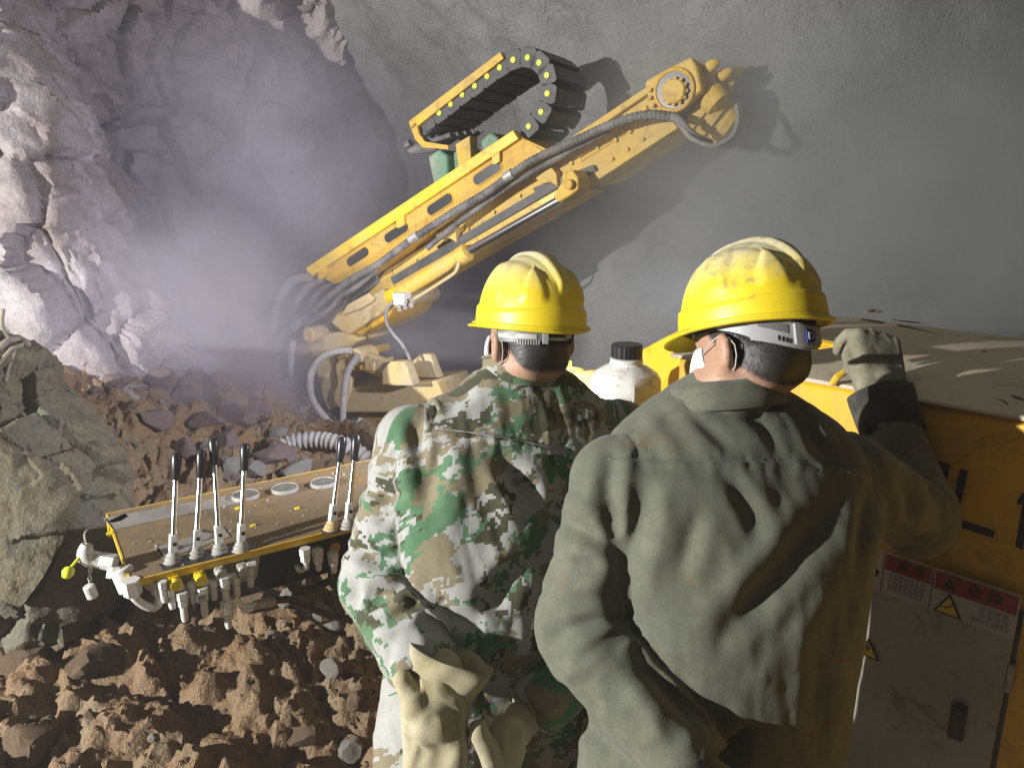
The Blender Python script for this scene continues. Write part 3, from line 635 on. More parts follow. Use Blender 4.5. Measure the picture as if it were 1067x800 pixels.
# --- hoses
def hose(pts, r_, mat, rib=0.0, pitch=0.03, clamps=()):
    h_ = rp('hose', tube(pts, r_, 12, rib=rib, pitch=pitch), mat)
    for a, b in clamps: rp('hose_clamp', cyl(a, b, r_ * 1.22, seg=14), 'steel', h_)
    return h_
hose(bpath([(335, 287), (318, 291), (305, 307), (298, 330), (298, 352), (301, 372), (309, 393), (317, 416), (320, 437), (316, 452)], -0.10), 0.027, 'rubber_dusty', 0.0012, 0.02)
hose(bpath([(342, 289), (326, 296), (313, 315), (308, 336), (309, 356)], -0.02), 0.027, 'rubber_dusty')
hose(bpath([(349, 290), (334, 298), (322, 312), (316, 330), (314, 350)], 0.05), 0.024, 'rubber_dusty')
hose(bpath([(352, 291), (338, 305), (326, 322), (318, 340)], 0.10), 0.022, 'rubber_dusty')
hose(bpath([(706, 124, -0.09), (684, 122, -0.10), (650, 130, -0.10), (605, 150, -0.10), (560, 171, -0.10), (520, 200, -0.11), (478, 225, -0.11), (440, 250, -0.11), (405, 275, -0.11), (376, 292, -0.12), (355, 310, -0.13), (332, 330, -0.14), (312, 346, -0.15), (306, 362, -0.15),
             (311, 384, -0.15), (321, 404, -0.14), (326, 428, -0.13), (325, 450, -0.13)], 0), 0.021, 'rubber', 0.0014, 0.022,
     [(B(331, 331, -0.14), B(323, 338, -0.145)), (B(545, 181, -0.105), B(537, 186, -0.105)), (B(448, 244, -0.11), B(440, 249, -0.11))])
hose(bpath([(640, 137), (600, 158), (540, 192), (500, 220), (470, 243), (452, 258)], -0.06), 0.017, 'rubber')
hose(bpath([(398, 280), (380, 296), (362, 306), (352, 318), (330, 334)], -0.06), 0.020, 'rubber_dusty')
hose(bpath([(402, 276), (385, 287), (368, 300), (356, 322), (340, 340), (330, 352)], 0.0), 0.020, 'rubber_dusty')
hose(bpath([(392, 290), (372, 308), (350, 328), (328, 344), (320, 352)], 0.03), 0.030, 'rubber')
hose(bpath([(704, 122, -0.08), (716, 132, -0.10), (728, 146, -0.10), (748, 153, -0.06), (764, 141, 0.0), (766, 122, 0.06), (760, 106, 0.12)], 0), 0.012, 'rubber_dusty')
hose(bpath([(690, 122, -0.09), (712, 126, -0.09), (726, 142, -0.08), (740, 150, 0.0)], 0), 0.020, 'rubber_dusty')
hose(bpath([(325, 350, -0.16), (325, 366, -0.18), (329, 388, -0.20), (336, 408, -0.21), (350, 423, -0.22), (372, 427, -0.22)], 0), 0.021, 'hose_pale')
hose(bpath([(394, 358, -0.24), (380, 359, -0.26), (365, 367, -0.27), (357, 384, -0.28), (358, 404, -0.28), (368, 420, -0.28), (381, 434, -0.28), (388, 446, -0.28)], 0), 0.021, 'hose_pale')
hose(bpath([(402, 362, -0.25), (395, 378, -0.28), (391, 400, -0.28), (389, 430, -0.28), (388, 446, -0.28)], 0), 0.020, 'hose_pale')
hose(bpath([(366, 428, -0.22), (378, 436, -0.25), (388, 450, -0.27)], 0), 0.024, 'hose_pale')
hose(bpath([(398, 428, -0.20), (400, 440, -0.26), (392, 456, -0.28)], 0), 0.020, 'hose_pale')
hose(bpath([(387, 444, -0.28), (391, 456, -0.28), (390, 470, -0.28), (382, 484, -0.28), (372, 494, -0.28)], 0), 0.036, 'hose_pale', 0.004, 0.03)
hose(bpath([(357, 466, -0.20), (357, 455, -0.18), (364, 446, -0.15), (378, 441, -0.10), (392, 442, -0.05)], 0), 0.052, 'rubber_dusty')
rp('hose_tie', box(B(306, 367, -0.13), ex * 0.05, NB * 0.06, Z * 0.008), 'steel')

# --- bolts and weld beads along the beam, and the work light on the cover's front
for k in range(9):
    x = 432 + 27 * k; y = 272 - 17.0 * k
    rp('bolt', cyl(B(x, y, 0.022), B(x, y, 0.006), 0.011, seg=6), 'boom', beam)
for x, y in ((640, 146), (655, 137), (670, 128), (636, 166), (652, 156), (668, 146)): rp('bolt', cyl(B(x, y, 0.022), B(x, y, 0.004), 0.012, seg=6), 'ochre', beam)
rp('weld_bead', tube(bpath([(604, 168), (640, 146), (682, 118)], 0.022), 0.006, 6), 'ochre', beam)
wl = rp('work_light', lathe(RIGL - np.array([-0.06, 0.045, -0.01]) * 1.6, np.array([-0.80, 0.58, -0.12]), [(0.02, 0), (0.055, 0.02), (0.062, 0.06), (0.064, 0.07), (0.058, 0.071)], 24), 'black')
rp('light_bracket', box(RIGL + np.array([0.10, -0.05, -0.13]), RN * 0.02, H * 0.03, Z * 0.12), 'black', wl, 0.003)
# --- body: cover, side sheet, door
s_ax = -H
def sp(px, py, off=0.0): return S(px, py, off)
def sq_(px, py, off): return onplane(px, py, RN, US + off)
ztop = 1.435
v0 = 1.12                                            # front end of the cover along H
tl = US * RN + v0 * H; Lc = 3.0
body_c = RN * (US + 0.49) + H * (v0 - Lc / 2) + Z * ((ztop + 0.45) / 2)
rp('side_sheet', prism([US * RN + v0 * H + Z * 0.42, US * RN + v0 * H + Z * ztop, US * RN + (v0 - Lc) * H + Z * ztop, US * RN + (v0 - Lc) * H + Z * 0.42], RN * 0.94), 'cover_side', bevel=0.012)
# lid: gently crowned sheet that overhangs the sides
nu = 14; prof = [(-0.012 + 0.97 * k / nu, 0.012 + 0.030 * math.sin(math.pi * k / nu)) for k in range(nu + 1)]
top = [RN * (US + a) + H * (v0 + 0.02) + Z * (ztop + b) for a, b in prof] + [RN * (US + prof[-1][0]) + H * (v0 + 0.02) + Z * (ztop + 0.002), RN * (US - 0.012) + H * (v0 + 0.02) + Z * (ztop + 0.002)]
lid = rp('engine_cover', prism(top, -H * (Lc + 0.04)), 'cover_top', bevel=0.004, smooth=30)
def lid_z(px, py):
    q = K(px, py, ztop + 0.012)
    for _ in range(4): q = K(px, py, ztop + 0.012 + 0.030 * math.sin(math.pi * min(1, max(0, (q @ RN - US + 0.012) / 0.97))))
    return q + Z * 0.0015
for pts, w_ in (([(888, 333), (930, 339), (980, 348), (1028, 354)], 0.012), ([(930, 334), (950, 336), (968, 338)], 0.008), ([(903, 325), (912, 324), (918, 326)], 0.018), ([(1012, 357), (1014, 357)], 0.006), ([(1024, 366), (1027, 367)], 0.005),
                ([(1054, 412), (1060, 415), (1068, 418)], 0.006), ([(1039, 416), (1046, 418), (1050, 423)], 0.003)):
    g = tube([lid_z(*p) for p in pts], [w_ * 0.5, w_, w_ * 0.3], 8)
    v = g[0].copy(); zc = np.mean([lid_z(*p)[2] for p in pts]); v[:, 2] = zc + (v[:, 2] - zc) * 0.35
    rp('mud_streak', (v, g[1]), 'mud_trace', lid)
rp('guard_plate', prism([sq_(664, 367, 0.24), sq_(690, 353, 0.24), sq_(722, 337, 0.24), sq_(770, 350, 0.24), sq_(830, 372, 0.24), sq_(815, 520, 0.24), sq_(690, 520, 0.24)], RN * 0.010), 'yellow_clean', bevel=0.003)
rp('guard_flap', prism([sq_(722, 337, 0.235), sq_(800, 346, 0.10), sq_(877, 361, 0.02), sq_(836, 367, 0.06), sq_(760, 352, 0.20)], np.array([0.01, 0.01, 0.006])), 'cover_side', bevel=0.002)
rp('grab_rail', tube([sp(872, 398, -0.02), sp(879, 390, -0.03), sp(884, 386, -0.01)], 0.008, 8), 'yellow_clean')
deck = rp('side_deck', prism([sp(600, 500, -0.02) * [1, 1, 0] + Z * 1.16, sp(700, 470, -0.02) * [1, 1, 0] + Z * 1.16, sp(700, 470, 0.45) * [1, 1, 0] + Z * 1.16, sp(600, 500, 0.45) * [1, 1, 0] + Z * 1.16], -Z * 0.04), 'cover_side', bevel=0.004)
rp('deck_post', box(sp(655, 480, 0.15) * [1, 1, 0] + Z * 0.60, RN * 0.08, H * 0.10, Z * 0.57), 'cover_side', bevel=0.006)
door_pts = [sp(800, 536), sp(1060, 640), sp(1010, 868), sp(800, 800)]
zt = sp(1060, 640)[2]
a0 = sp(1062, 640); vd1 = a0 @ H; vd0 = vd1 + 0.62
def sv(v, z, off=0.0): return RN * (US + off) + H * v + Z * z
dz0, dz1 = 0.46, zt + 0.005
door = rp('cabinet_door', prism([sv(vd0, dz0, 0.001), sv(vd0, dz1, 0.001), sv(vd1, dz1, 0.001), sv(vd1, dz0, 0.001)], -RN * 0.02), 'door', bevel=0.004)
q = sp(1002, 745, -0.022)
lk = rp('door_latch', box(q - RN * 0.006, RN * 0.006, H * 0.015, Z * 0.044), 'black', door, 0.005)
rp('latch_handle', box(q - RN * 0.016 + Z * 0.01, RN * 0.004, H * 0.008, Z * 0.026), 'chain', door, 0.004)
rp('door_gap', prism([sv(vd0 + 0.008, dz0 - 0.008, -0.0012), sv(vd0 + 0.008, dz1 + 0.008, -0.0012), sv(vd1 - 0.008, dz1 + 0.008, -0.0012), sv(vd1 - 0.008, dz0 - 0.008, -0.0012)], -RN * 0.0008), 'black', smooth=0)
for zz in (dz1 - 0.14, dz0 + 0.12): rp('hinge', cyl(sv(vd1 - 0.006, zz - 0.03, -0.012), sv(vd1 - 0.006, zz + 0.03, -0.012), 0.007, seg=10), 'steel', door)
# crawler under the body
for off in (0.05, 0.62):
    tr = [RN * (US + off) + H * (v0 - 0.1 + dv) + Z * zz for dv, zz in ((0, 0.05), (0.12, 0.10), (0.18, 0.22), (0.12, 0.36), (0, 0.41), (-2.7, 0.41), (-2.82, 0.34), (-2.88, 0.22), (-2.82, 0.09), (-2.7, 0.04))]
    rp('crawler_track', prism(tr, RN * 0.28), 'chain', bevel=0.01)
# prints on door and side: thin sheets standing proud of the paint
def sticker(name, v, z, w_, h_, mat, lift, parent): return rp(name, box(sv(v - w_ / 2, z - h_ / 2, -lift), H * w_ / 2, Z * h_ / 2, RN * 0.0006), mat, parent, smooth=0)
LF = 0.0215
def stick_px(px, py): q = sp(px, py, -0.02); return q @ H, q[2]
va, za = stick_px(979, 588)
st = sticker('warning_sticker', va, za, 0.155, 0.098, 'white_print', LF, door)
sticker('sticker_header', va - 0.003, za - 0.004, 0.149, 0.040, 'red', LF + 0.002, door)
rp('sticker_text', text_geo('危 险', 0.028, sv(va - 0.095, za - 0.024, -LF - 0.0035), -H, Z, 0.0004), 'ink', door, smooth=0)
def tri(v, z, s, off, mat, nm): return rp(nm, prism([sv(v + s * 0.55, z - s * 0.5, -off), sv(v, z + s * 0.5, -off), sv(v - s * 0.55, z - s * 0.5, -off)], -RN * 0.0008), mat, door, smooth=0)
tri(va - 0.03, za - 0.024, 0.024, LF + 0.003, 'ink', 'sticker_mark')
def warn(v, z, s):
    tri(v, z, s, LF + 0.002, 'ink', 'warning_triangle'); tri(v, z - s * 0.03, s * 0.76, LF + 0.0032, 'sign_yellow', 'warning_triangle')
warn(va - 0.034, za - 0.070, 0.050)
rp('warning_symbol', tube([sv(va - 0.020, za - 0.078, -LF - 0.0045), sv(va - 0.034, za - 0.076, -LF - 0.0045), sv(va - 0.046, za - 0.064, -LF - 0.0045)], 0.0012, 6), 'ink', door)
def lines(v, z, w_, n, dz, hh, cells=6):
    gs = []
    for k in range(n):
        for c_ in range(cells):
            x = v - w_ * (c_ + 0.5) / cells; gs.append(box(sv(x, z - k * dz, -LF - 0.002), H * w_ / cells * 0.33, Z * hh, RN * 0.0004))
    rp('print_lines', join(*gs), 'grey_print', door, smooth=0)
lines(va - 0.088, za - 0.056, 0.055, 2, 0.013, 0.0042, 4); lines(va - 0.076, za - 0.080, 0.07, 2, 0.006, 0.0012, 8)
vb_, zb_ = va + 0.100, za
sticker('warning_sticker', vb_, zb_, 0.096, 0.098, 'white_print', LF, door)
sticker('sticker_header', vb_ - 0.002, zb_ - 0.004, 0.092, 0.036, 'red', LF + 0.002, door)
rp('sticker_text', text_geo('危 险', 0.024, sv(vb_ - 0.055, zb_ - 0.022, -LF - 0.0035), -H, Z, 0.0004), 'ink', door, smooth=0)
lines(vb_ - 0.010, zb_ - 0.048, 0.076, 5, 0.0085, 0.0024, 7)
vc_ = vb_ + 0.072
sticker('warning_sticker', vc_, zb_, 0.068, 0.098, 'white_print', LF, door)
gs = [lathe(sv(vc_ - 0.026, zb_ - 0.028, -LF - 0.0002), -RN, [(0.0085, 0), (0.0085, 0.0022)], 16),
      prism([sv(vc_ - 0.010 - x, zb_ - 0.042 - y, -LF - 0.0002) for x, y in ((0.004, -0.004), (0.018, -0.006), (0.028, 0.004), (0.034, -0.002), (0.052, 0.008), (0.050, 0.022), (0.034, 0.020), (0.026, 0.030), (0.006, 0.026))], -RN * 0.002)]
rp('reader_symbol', join(*gs), 'ink', door, smooth=0)
sticker('warning_sticker', vc_ + 0.040, zb_ - 0.004, 0.034, 0.094, 'white_print', LF, door)
gs = [box(sv(vc_ + 0.036 - 0.008 * k, zb_ - 0.05, -LF - 0.002), H * 0.0012, Z * 0.036, RN * 0.0004) for k in range(3)]
rp('print_lines', join(*gs), 'grey_print', door, smooth=0)
vw, zw = stick_px(909, 670); warn(vw, zw, 0.048)
rp('warning_symbol', prism([sv(vw + x, zw + y, -LF - 0.0042) for x, y in ((-0.002, 0.013), (0.006, -0.001), (0.0005, 0.0), (0.004, -0.012), (-0.006, 0.003), (-0.0005, 0.002))], -RN * 0.0008), 'ink', door, smooth=0)
# black lettering on the side sheet
def glyph(pts): rp('side_letter', prism([sp(x, y, -0.0012) for x, y in pts], -RN * 0.0010), 'ink', smooth=0)
glyph([(977, 480), (990, 484), (984, 520), (972, 516)])
glyph([(1001, 488), (1009, 490), (998, 540), (1037, 553), (1035, 560), (988, 545)])
glyph([(1060, 521), (1067, 512), (1078, 514), (1066, 572), (1058, 569), (1066, 524), (1061, 526)])

# ================================================================== jug standing on the rig's deck
jc = P(648, 500, 2.20); jc[2] = 1.162
jug = thing('plastic_jug', 'white plastic jug with black ribbed cap standing between the two men', 'jug', jc)
def jug_geo():
    prof = [(0.30, 0.0), (0.95, 0.0), (1.0, 0.012), (1.0, 0.172), (0.97, 0.182), (0.88, 0.197), (0.62, 0.214), (0.47, 0.220), (0.46, 0.234)]
    seg = 64; V, F = [], []
    ax = np.array([math.cos(R(-12)), math.sin(R(-12)), 0]); ay = np.cross(Z, ax)
    for r_, h in prof:
        sq = 1 - min(1, max(0, (h - 0.175) / 0.045))
        for k in range(seg):
            a = 2 * math.pi * k / seg; c_, s_ = math.cos(a), math.sin(a)
            n8 = max(abs(c_), abs(s_), (abs(c_) + abs(s_)) * 0.78); q = sq / n8 + (1 - sq)
            V.append(jc + ax * (c_ * q * r_ * 0.100) + ay * (s_ * q * r_ * 0.086) + Z * h * 1.05)
    for j in range(len(prof) - 1):
        for k in range(seg): F.append((j * seg + k, j * seg + (k + 1) % seg, (j + 1) * seg + (k + 1) % seg, (j + 1) * seg + k))
    F.append(tuple(range(seg))[::-1]); F.append(tuple(range((len(prof) - 1) * seg, len(prof) * seg)))
    return np.array(V), F
mk('jug_body', jug_geo(), 'white_plastic', jug, jc, 28, 0.003)
mk('neck_ring', lathe(jc + Z * 0.238, Z, [(0.044, 0), (0.046, 0.004), (0.046, 0.010), (0.042, 0.012)], 32), 'white_plastic', jug, jc)
capv = lathe(jc + Z * 0.251, Z, [(0.041, 0), (0.0435, 0.002), (0.0435, 0.034), (0.041, 0.038), (0.0, 0.0385)], 48)
v = capv[0]; rel = v - jc; ang = np.arctan2(rel[:, 1], rel[:, 0]); k = 1 + 0.022 * np.sign(np.sin(24 * ang + 0.1)) * (np.hypot(rel[:, 0], rel[:, 1]) > 0.042)
v[:, 0] = jc[0] + rel[:, 0] * k; v[:, 1] = jc[1] + rel[:, 1] * k
mk('jug_cap', capv, 'black', jug, jc, 30)

# ================================================================== ribbed duct lying on the muck
dpts = [P(284, 474, 3.72), P(292, 466, 3.74), P(306, 460, 3.76), P(328, 458, 3.76), P(350, 461, 3.74), P(368, 468, 3.72), P(384, 480, 3.7)]
oc = ground_at(330, 472)
tag(mk('ribbed_duct', tube(dpts, 0.040, 14, rib=0.004, pitch=0.030), 'hose_pale', org=oc, smooth=60), 'pale ribbed flexible duct lying on the muck below the boom', 'duct')

# ================================================================== LEVER CONSOLE
A0 = K(137, 605); EX = np.array([math.cos(R(34)), math.sin(R(34)), 0]); EY = np.array([-math.sin(R(34)), math.cos(R(34)), 0])
CO = np.array([*(A0 + EX * 0.9 + EY * 0.26)[:2], 0.05])
con = thing('lever_console', 'mud filmed yellow control console with chrome levers, gauges and hydraulic fittings', 'control console', CO)
def cpt(name, g, mat, parent=None, bevel=0.0, smooth=40): return mk(name, g, mat, parent or con, CO, smooth, bevel)
def L(x, y, z=0.85): return np.array([A0[0], A0[1], 0]) + EX * x + EY * y + Z * z
LW, LD = 1.20, 0.53
top = cpt('top_plate', prism([L(0, 0, 0.842), L(LW, 0, 0.842), L(LW, LD, 0.842), L(0, LD, 0.842)], Z * 0.008), 'panel')
cpt('front_lip', prism([L(-0.004, -0.005, 0.830), L(LW, -0.005, 0.830), L(LW, -0.005, 0.8515), L(-0.004, -0.005, 0.8515)], EY * 0.005), 'yellow_clean', top)
cpt('end_lip', prism([L(-0.005, -0.004, 0.836), L(-0.005, LD, 0.836), L(-0.005, LD, 0.8515), L(-0.005, -0.004, 0.8515)], EX * 0.005), 'yellow_clean', top)
cpt('end_flange', prism([L(-0.006, LD - 0.06, 0.838), L(-0.006, LD, 0.838), L(-0.006, LD, 0.785), L(-0.006, LD - 0.055, 0.790)], EX * 0.005), 'yellow_clean', top)
cpt('back_lip', prism([L(0, LD, 0.78), L(LW, LD, 0.78), L(LW, LD, 0.851), L(0, LD, 0.851)], EY * 0.005), 'ochre', top)
cpt('under_box', prism([L(0.16, 0.09, 0.66), L(LW, 0.09, 0.66), L(LW, LD - 0.04, 0.66), L(0.16, LD - 0.04, 0.66)], Z * 0.18), 'black', bevel=0.006)
cpt('pedestal', box(L(0.98, 0.3, 0.35), EX * 0.07, EY * 0.07, Z * 0.32), 'ochre', bevel=0.008)
cpt('foot_plate', box(L(0.98, 0.3, 0.07), EX * 0.16, EY * 0.16, Z * 0.03), 'ochre', bevel=0.006)
def on_top(px, py): return K(px, py, 0.8505)
# name plates on the deck
def decal(name, pts, mat): return cpt(name, prism([on_top(*p) for p in pts], Z * 0.0015), mat, top, smooth=0)
decal('name_plate', [(160, 571), (232, 549), (240, 559), (170, 583)], 'plate')
decal('name_plate', [(108, 540), (262, 512), (268, 520), (118, 552)], 'plate')
decal('lever_slot', [(166, 588), (262, 566), (268, 572), (170, 594)], 'black')
decal('lever_slot', [(334, 552), (352, 548), (356, 554), (338, 558)], 'black')
decal('scratch', [(110, 541), (118, 552), (119.2, 551), (111.2, 540.4)], 'white_print')
decal('scratch', [(161, 568), (169, 581), (171, 580), (163, 567)], 'white_print')
decal('arrow_mark', [(113, 543), (130, 535), (134, 538), (126, 543), (116, 545)], 'ink')
for x, y in ((256, 518), (297, 511), (337, 505)):
    q = on_top(x, y)
    gz_ = cpt('gauge', lathe(q, Z, [(0.044, 0), (0.046, 0.002), (0.046, 0.012), (0.042, 0.014), (0.041, 0.012), (0.041, 0.008)], 36), 'steel')
    cpt('gauge_glass', lathe(q + Z * 0.009, Z, [(0.0408, 0), (0.0408, 0.0035)], 36), 'glass', gz_)
def lever(bx, by, tx, ty, cream=False, long=True):
    q = on_top(bx, by); d = (q - CAM) @ FWD; t = P(tx, ty, d + 0.05); dr = (t - q) / np.linalg.norm(t - q); Lh = np.linalg.norm(t - q)
    lv = cpt('lever', cyl(q + dr * 0.055, t - dr * 0.02, 0.0088, 0.0070, seg=14), 'chrome')
    cpt('knob', lathe(t - dr * 0.082, dr, [(0.0085, 0), (0.0112, 0.004), (0.0150, 0.060), (0.0150, 0.072), (0.0125, 0.080), (0.006, 0.083)], 20), 'black', lv)
    cpt('lever_boot', lathe(q - Z * 0.01, dr, [(0.026, 0), (0.028, 0.006), (0.022, 0.012), (0.024, 0.017), (0.018, 0.024), (0.019, 0.028), (0.014, 0.034)], 20), 'cream' if cream else 'steel', lv)
    fk = cpt('lever_fork', box(q + dr * 0.052, EX * 0.0115, EY * 0.0115, dr * 0.026), 'zinc', lv, 0.003)
    cpt('fork_pin', cyl(q + dr * 0.052 - EY * 0.0135 + EX * 0.001, q + dr * 0.052 + EY * 0.0135, 0.0055, seg=12), 'black', lv)
for a in ((180, 585, 184, 471), (204, 579, 210, 469), (229, 575, 222, 456), (251, 573, 255.5, 462), (345, 551, 357, 455), (362, 549, 371.5, 453)): lever(*a, cream=a[0] in (345,))
# specks of grit and yellow caps on the deck
for x, y in ((113, 556), (247, 530), (263, 548), (309, 530)):
    q = on_top(x, y); cpt('grit_cap', cyl(q - EX * 0.006, q + EX * 0.009 + Z * 0.001, 0.0055, seg=8), 'yellow_spot', top)
gs = []
for k in range(70):
    q = L(random.uniform(0.02, 0.85), random.uniform(0.01, LD - 0.03), 0.8515); s = random.uniform(0.0012, 0.0035); gs.append(box(q, EX * s, EY * s * random.uniform(0.6, 1), Z * s * 0.7))
gt = cpt('grit', join(*gs), 'white_print', top, smooth=0); gt['kind'] = 'stuff'
# valve bodies, caps and fittings below the front lip
def hexcap(px, py, off, r_, mat, ln=0.022):
    q = onplane(px, py, EY, A0 @ EY + off)
    b = cpt('valve_cap', cyl(q, q - EY * ln, r_, seg=20, bev=0.003), mat)
    cpt('cap_collar', cyl(q + EY * 0.012, q, r_ * 1.2, seg=6), 'zinc' if mat == 'steel' else mat, b)
    return q
for x, y, mt in ((182, 607, 'yellow_spot'), (208, 602, 'yellow_spot'), (229, 597, 'steel'), (252, 593, 'steel')): hexcap(x, y, -0.012, 0.017, mt)
def vpt(px, py, off): return onplane(px, py, EY, A0 @ EY + off)
cpt('valve_bank', prism([vpt(168, 596, 0.022), vpt(272, 574, 0.022), vpt(268, 604, 0.022), vpt(172, 622, 0.022)], EY * 0.12), 'steel', bevel=0.006)
for x, y in ((172, 601), (195, 598), (201, 595), (219, 591), (224, 589), (243, 586), (259, 583)):
    q = vpt(x, y, 0.022); cpt('bolt', cyl(q, q - EY * 0.012, 0.006, seg=6), 'zinc')
def fitting(px, py, off, r_=0.013, ln=0.05, mat='zinc', tailr=0.010):
    q = vpt(px, py, off)
    f_ = cpt('pipe_fitting', cyl(q + Z * 0.016, q - Z * 0.006, r_ * 1.25, seg=6), mat)
    cpt('fitting_nut', cyl(q - Z * 0.008, q - Z * 0.026, r_ * 1.1, seg=6), mat, f_)
    cpt('fitting_end', lathe(q - Z * 0.024, -Z, [(tailr, 0), (tailr, ln - 0.01), (tailr * 0.75, ln)], 14), mat, f_)
for x, y in ((190, 622), (211, 617), (236, 630), (234, 606)): fitting(x, y, -0.030)
cpt('port_tag', box(vpt(210, 623, -0.050), EX * 0.012, Z * 0.012, EY * 0.001), 'white_print', smooth=0)
cpt('port_tag_mark', text_geo('101', 0.012, vpt(210, 623, -0.0525), EX, Z, 0.0003), 'blue', smooth=0)
for x, y in ((178, 618), (200, 612), (222, 609), (246, 606), (260, 596), (170, 611)): fitting(x, y, -0.022, 0.010, 0.022)
for x, y in ((187, 612), (214, 607), (241, 600), (262, 588)):
    q = vpt(x, y, -0.022); cpt('adaptor', cyl(q + EX * 0.012, q - EX * 0.012, 0.009, seg=6), 'zinc')
# swept pipe at the left end
elb = cpt('elbow_pipe', tube([vpt(137, 613, 0.0), vpt(140, 622, 0.0), vpt(150, 630, 0.0), vpt(161, 633, 0.0), vpt(166, 626, 0.0), vpt(166, 612, 0.0)], 0.0115, 12), 'zinc')
cpt('elbow_nut', cyl(vpt(136, 604, 0.0), vpt(139, 619, 0.0), 0.024, seg=6), 'zinc', elb)
cpt('elbow_nut', cyl(vpt(164, 618, 0.0), vpt(164, 606, 0.0), 0.016, seg=6), 'zinc', elb)
cpt('end_fitting', join(cyl(vpt(126, 592, 0.08), vpt(136, 615, 0.06), 0.030, seg=10, bev=0.004), cyl(vpt(122, 590, 0.10), vpt(120, 602, 0.09), 0.024, seg=8)), 'zinc')
cpt('valve_body', lathe(vpt(155, 596, 0.07), vpt(157, 612, 0.07) - vpt(155, 596, 0.07), [(0.022, 0), (0.024, 0.02), (0.018, 0.035), (0.012, 0.05)], 16), 'steel')
# side port with chained dust caps
pf = cpt('side_port', join(cyl(vpt(121, 586, 0.10), vpt(106, 584, 0.12), 0.024, seg=6, bev=0.002), cyl(vpt(106, 584, 0.12), vpt(94, 581, 0.13), 0.022, seg=6, bev=0.002)), 'zinc')
cpt('port_elbow', tube([vpt(97, 583, 0.13), vpt(90, 580, 0.13), vpt(89, 573, 0.13), vpt(91, 567, 0.13)], [0.022, 0.023, 0.02, 0.015], 12), 'zinc', pf)
cpt('cap_strap', tube([vpt(91, 566, 0.13), vpt(83, 580, 0.12), vpt(73, 592, 0.11)], 0.0042, 8), 'lime', pf)
cpt('dust_cap', lathe(vpt(74, 590, 0.11), vpt(69, 600, 0.11) - vpt(74, 590, 0.11), [(0.004, 0), (0.014, 0.008), (0.016, 0.018), (0.010, 0.032)], 16), 'lime', pf)
cpt('strap_loop', tube([vpt(90, 566, 0.13), vpt(88, 557, 0.14), vpt(92, 551, 0.17), vpt(102, 549, 0.22)], 0.003, 6), 'steel', pf)
for k in range(5):
    q = vpt(94 - 0.2 * k, 589 + 4.5 * k, 0.115)
    cpt('chain_ring', tube([q + (EX if k % 2 else EY) * 0.004 * math.cos(a) + Z * 0.008 * math.sin(a) for a in np.linspace(0, 2 * math.pi, 9)], 0.0016, 5, smooth=False, cap=False), 'zinc', pf)
cpt('chained_cap', cyl(vpt(92, 610, 0.115), vpt(97, 622, 0.115), 0.015, seg=18, bev=0.002), 'zinc', pf)
# hoses under the deck
br = cpt('branch_pipe', tube([vpt(240, 622, 0.0), vpt(248, 629, 0.0), vpt(256, 632, 0.0), vpt(267, 629, 0.0)], 0.0085, 10), 'zinc')
cpt('branch_nut', cyl(vpt(241, 623, 0.0), vpt(248, 629, 0.0), 0.016, seg=6), 'zinc', br)
cpt('hose_ferrule', cyl(vpt(266, 630, 0.0), vpt(284, 627, 0.05), 0.014, seg=14), 'steel', br)
cpt('hydraulic_hose', tube([vpt(282, 627, 0.05), vpt(300, 624, 0.06), vpt(320, 632, 0.06), vpt(345, 641, 0.06), vpt(372, 643, 0.08), vpt(400, 630, 0.12), vpt(420, 600, 0.2)], 0.0115, 12), 'black_hose')
cpt('hydraulic_hose', tube([vpt(300, 590, 0.10), vpt(302, 606, 0.08), vpt(310, 616, 0.07), vpt(330, 612, 0.08), vpt(352, 600, 0.10), vpt(380, 592, 0.14)], 0.013, 12), 'black_hose')
cpt('hydraulic_hose', tube([vpt(347, 590, 0.06), vpt(345, 604, 0.05), vpt(352, 613, 0.05), vpt(368, 610, 0.08), vpt(385, 590, 0.12)], 0.012, 12), 'black_hose')
cpt('hydraulic_hose', tube([vpt(376, 560, 0.04), vpt(368, 580, 0.04), vpt(364, 600, 0.06), vpt(374, 612, 0.10)], 0.012, 12), 'black_hose')
for x, y in ((318, 576), (331, 577), (347, 580)): fitting(x, y, -0.025, 0.014, 0.03)
cpt('hook_pipe', tube([vpt(320, 584, 0.01), vpt(318, 592, 0.01), vpt(312, 594, 0.01), vpt(309, 589, 0.01)], 0.008, 10), 'zinc')
cpt('valve_cap', cyl(vpt(349, 570, 0.05), vpt(349, 570, 0.02), 0.017, seg=16, bev=0.003), 'ochre')

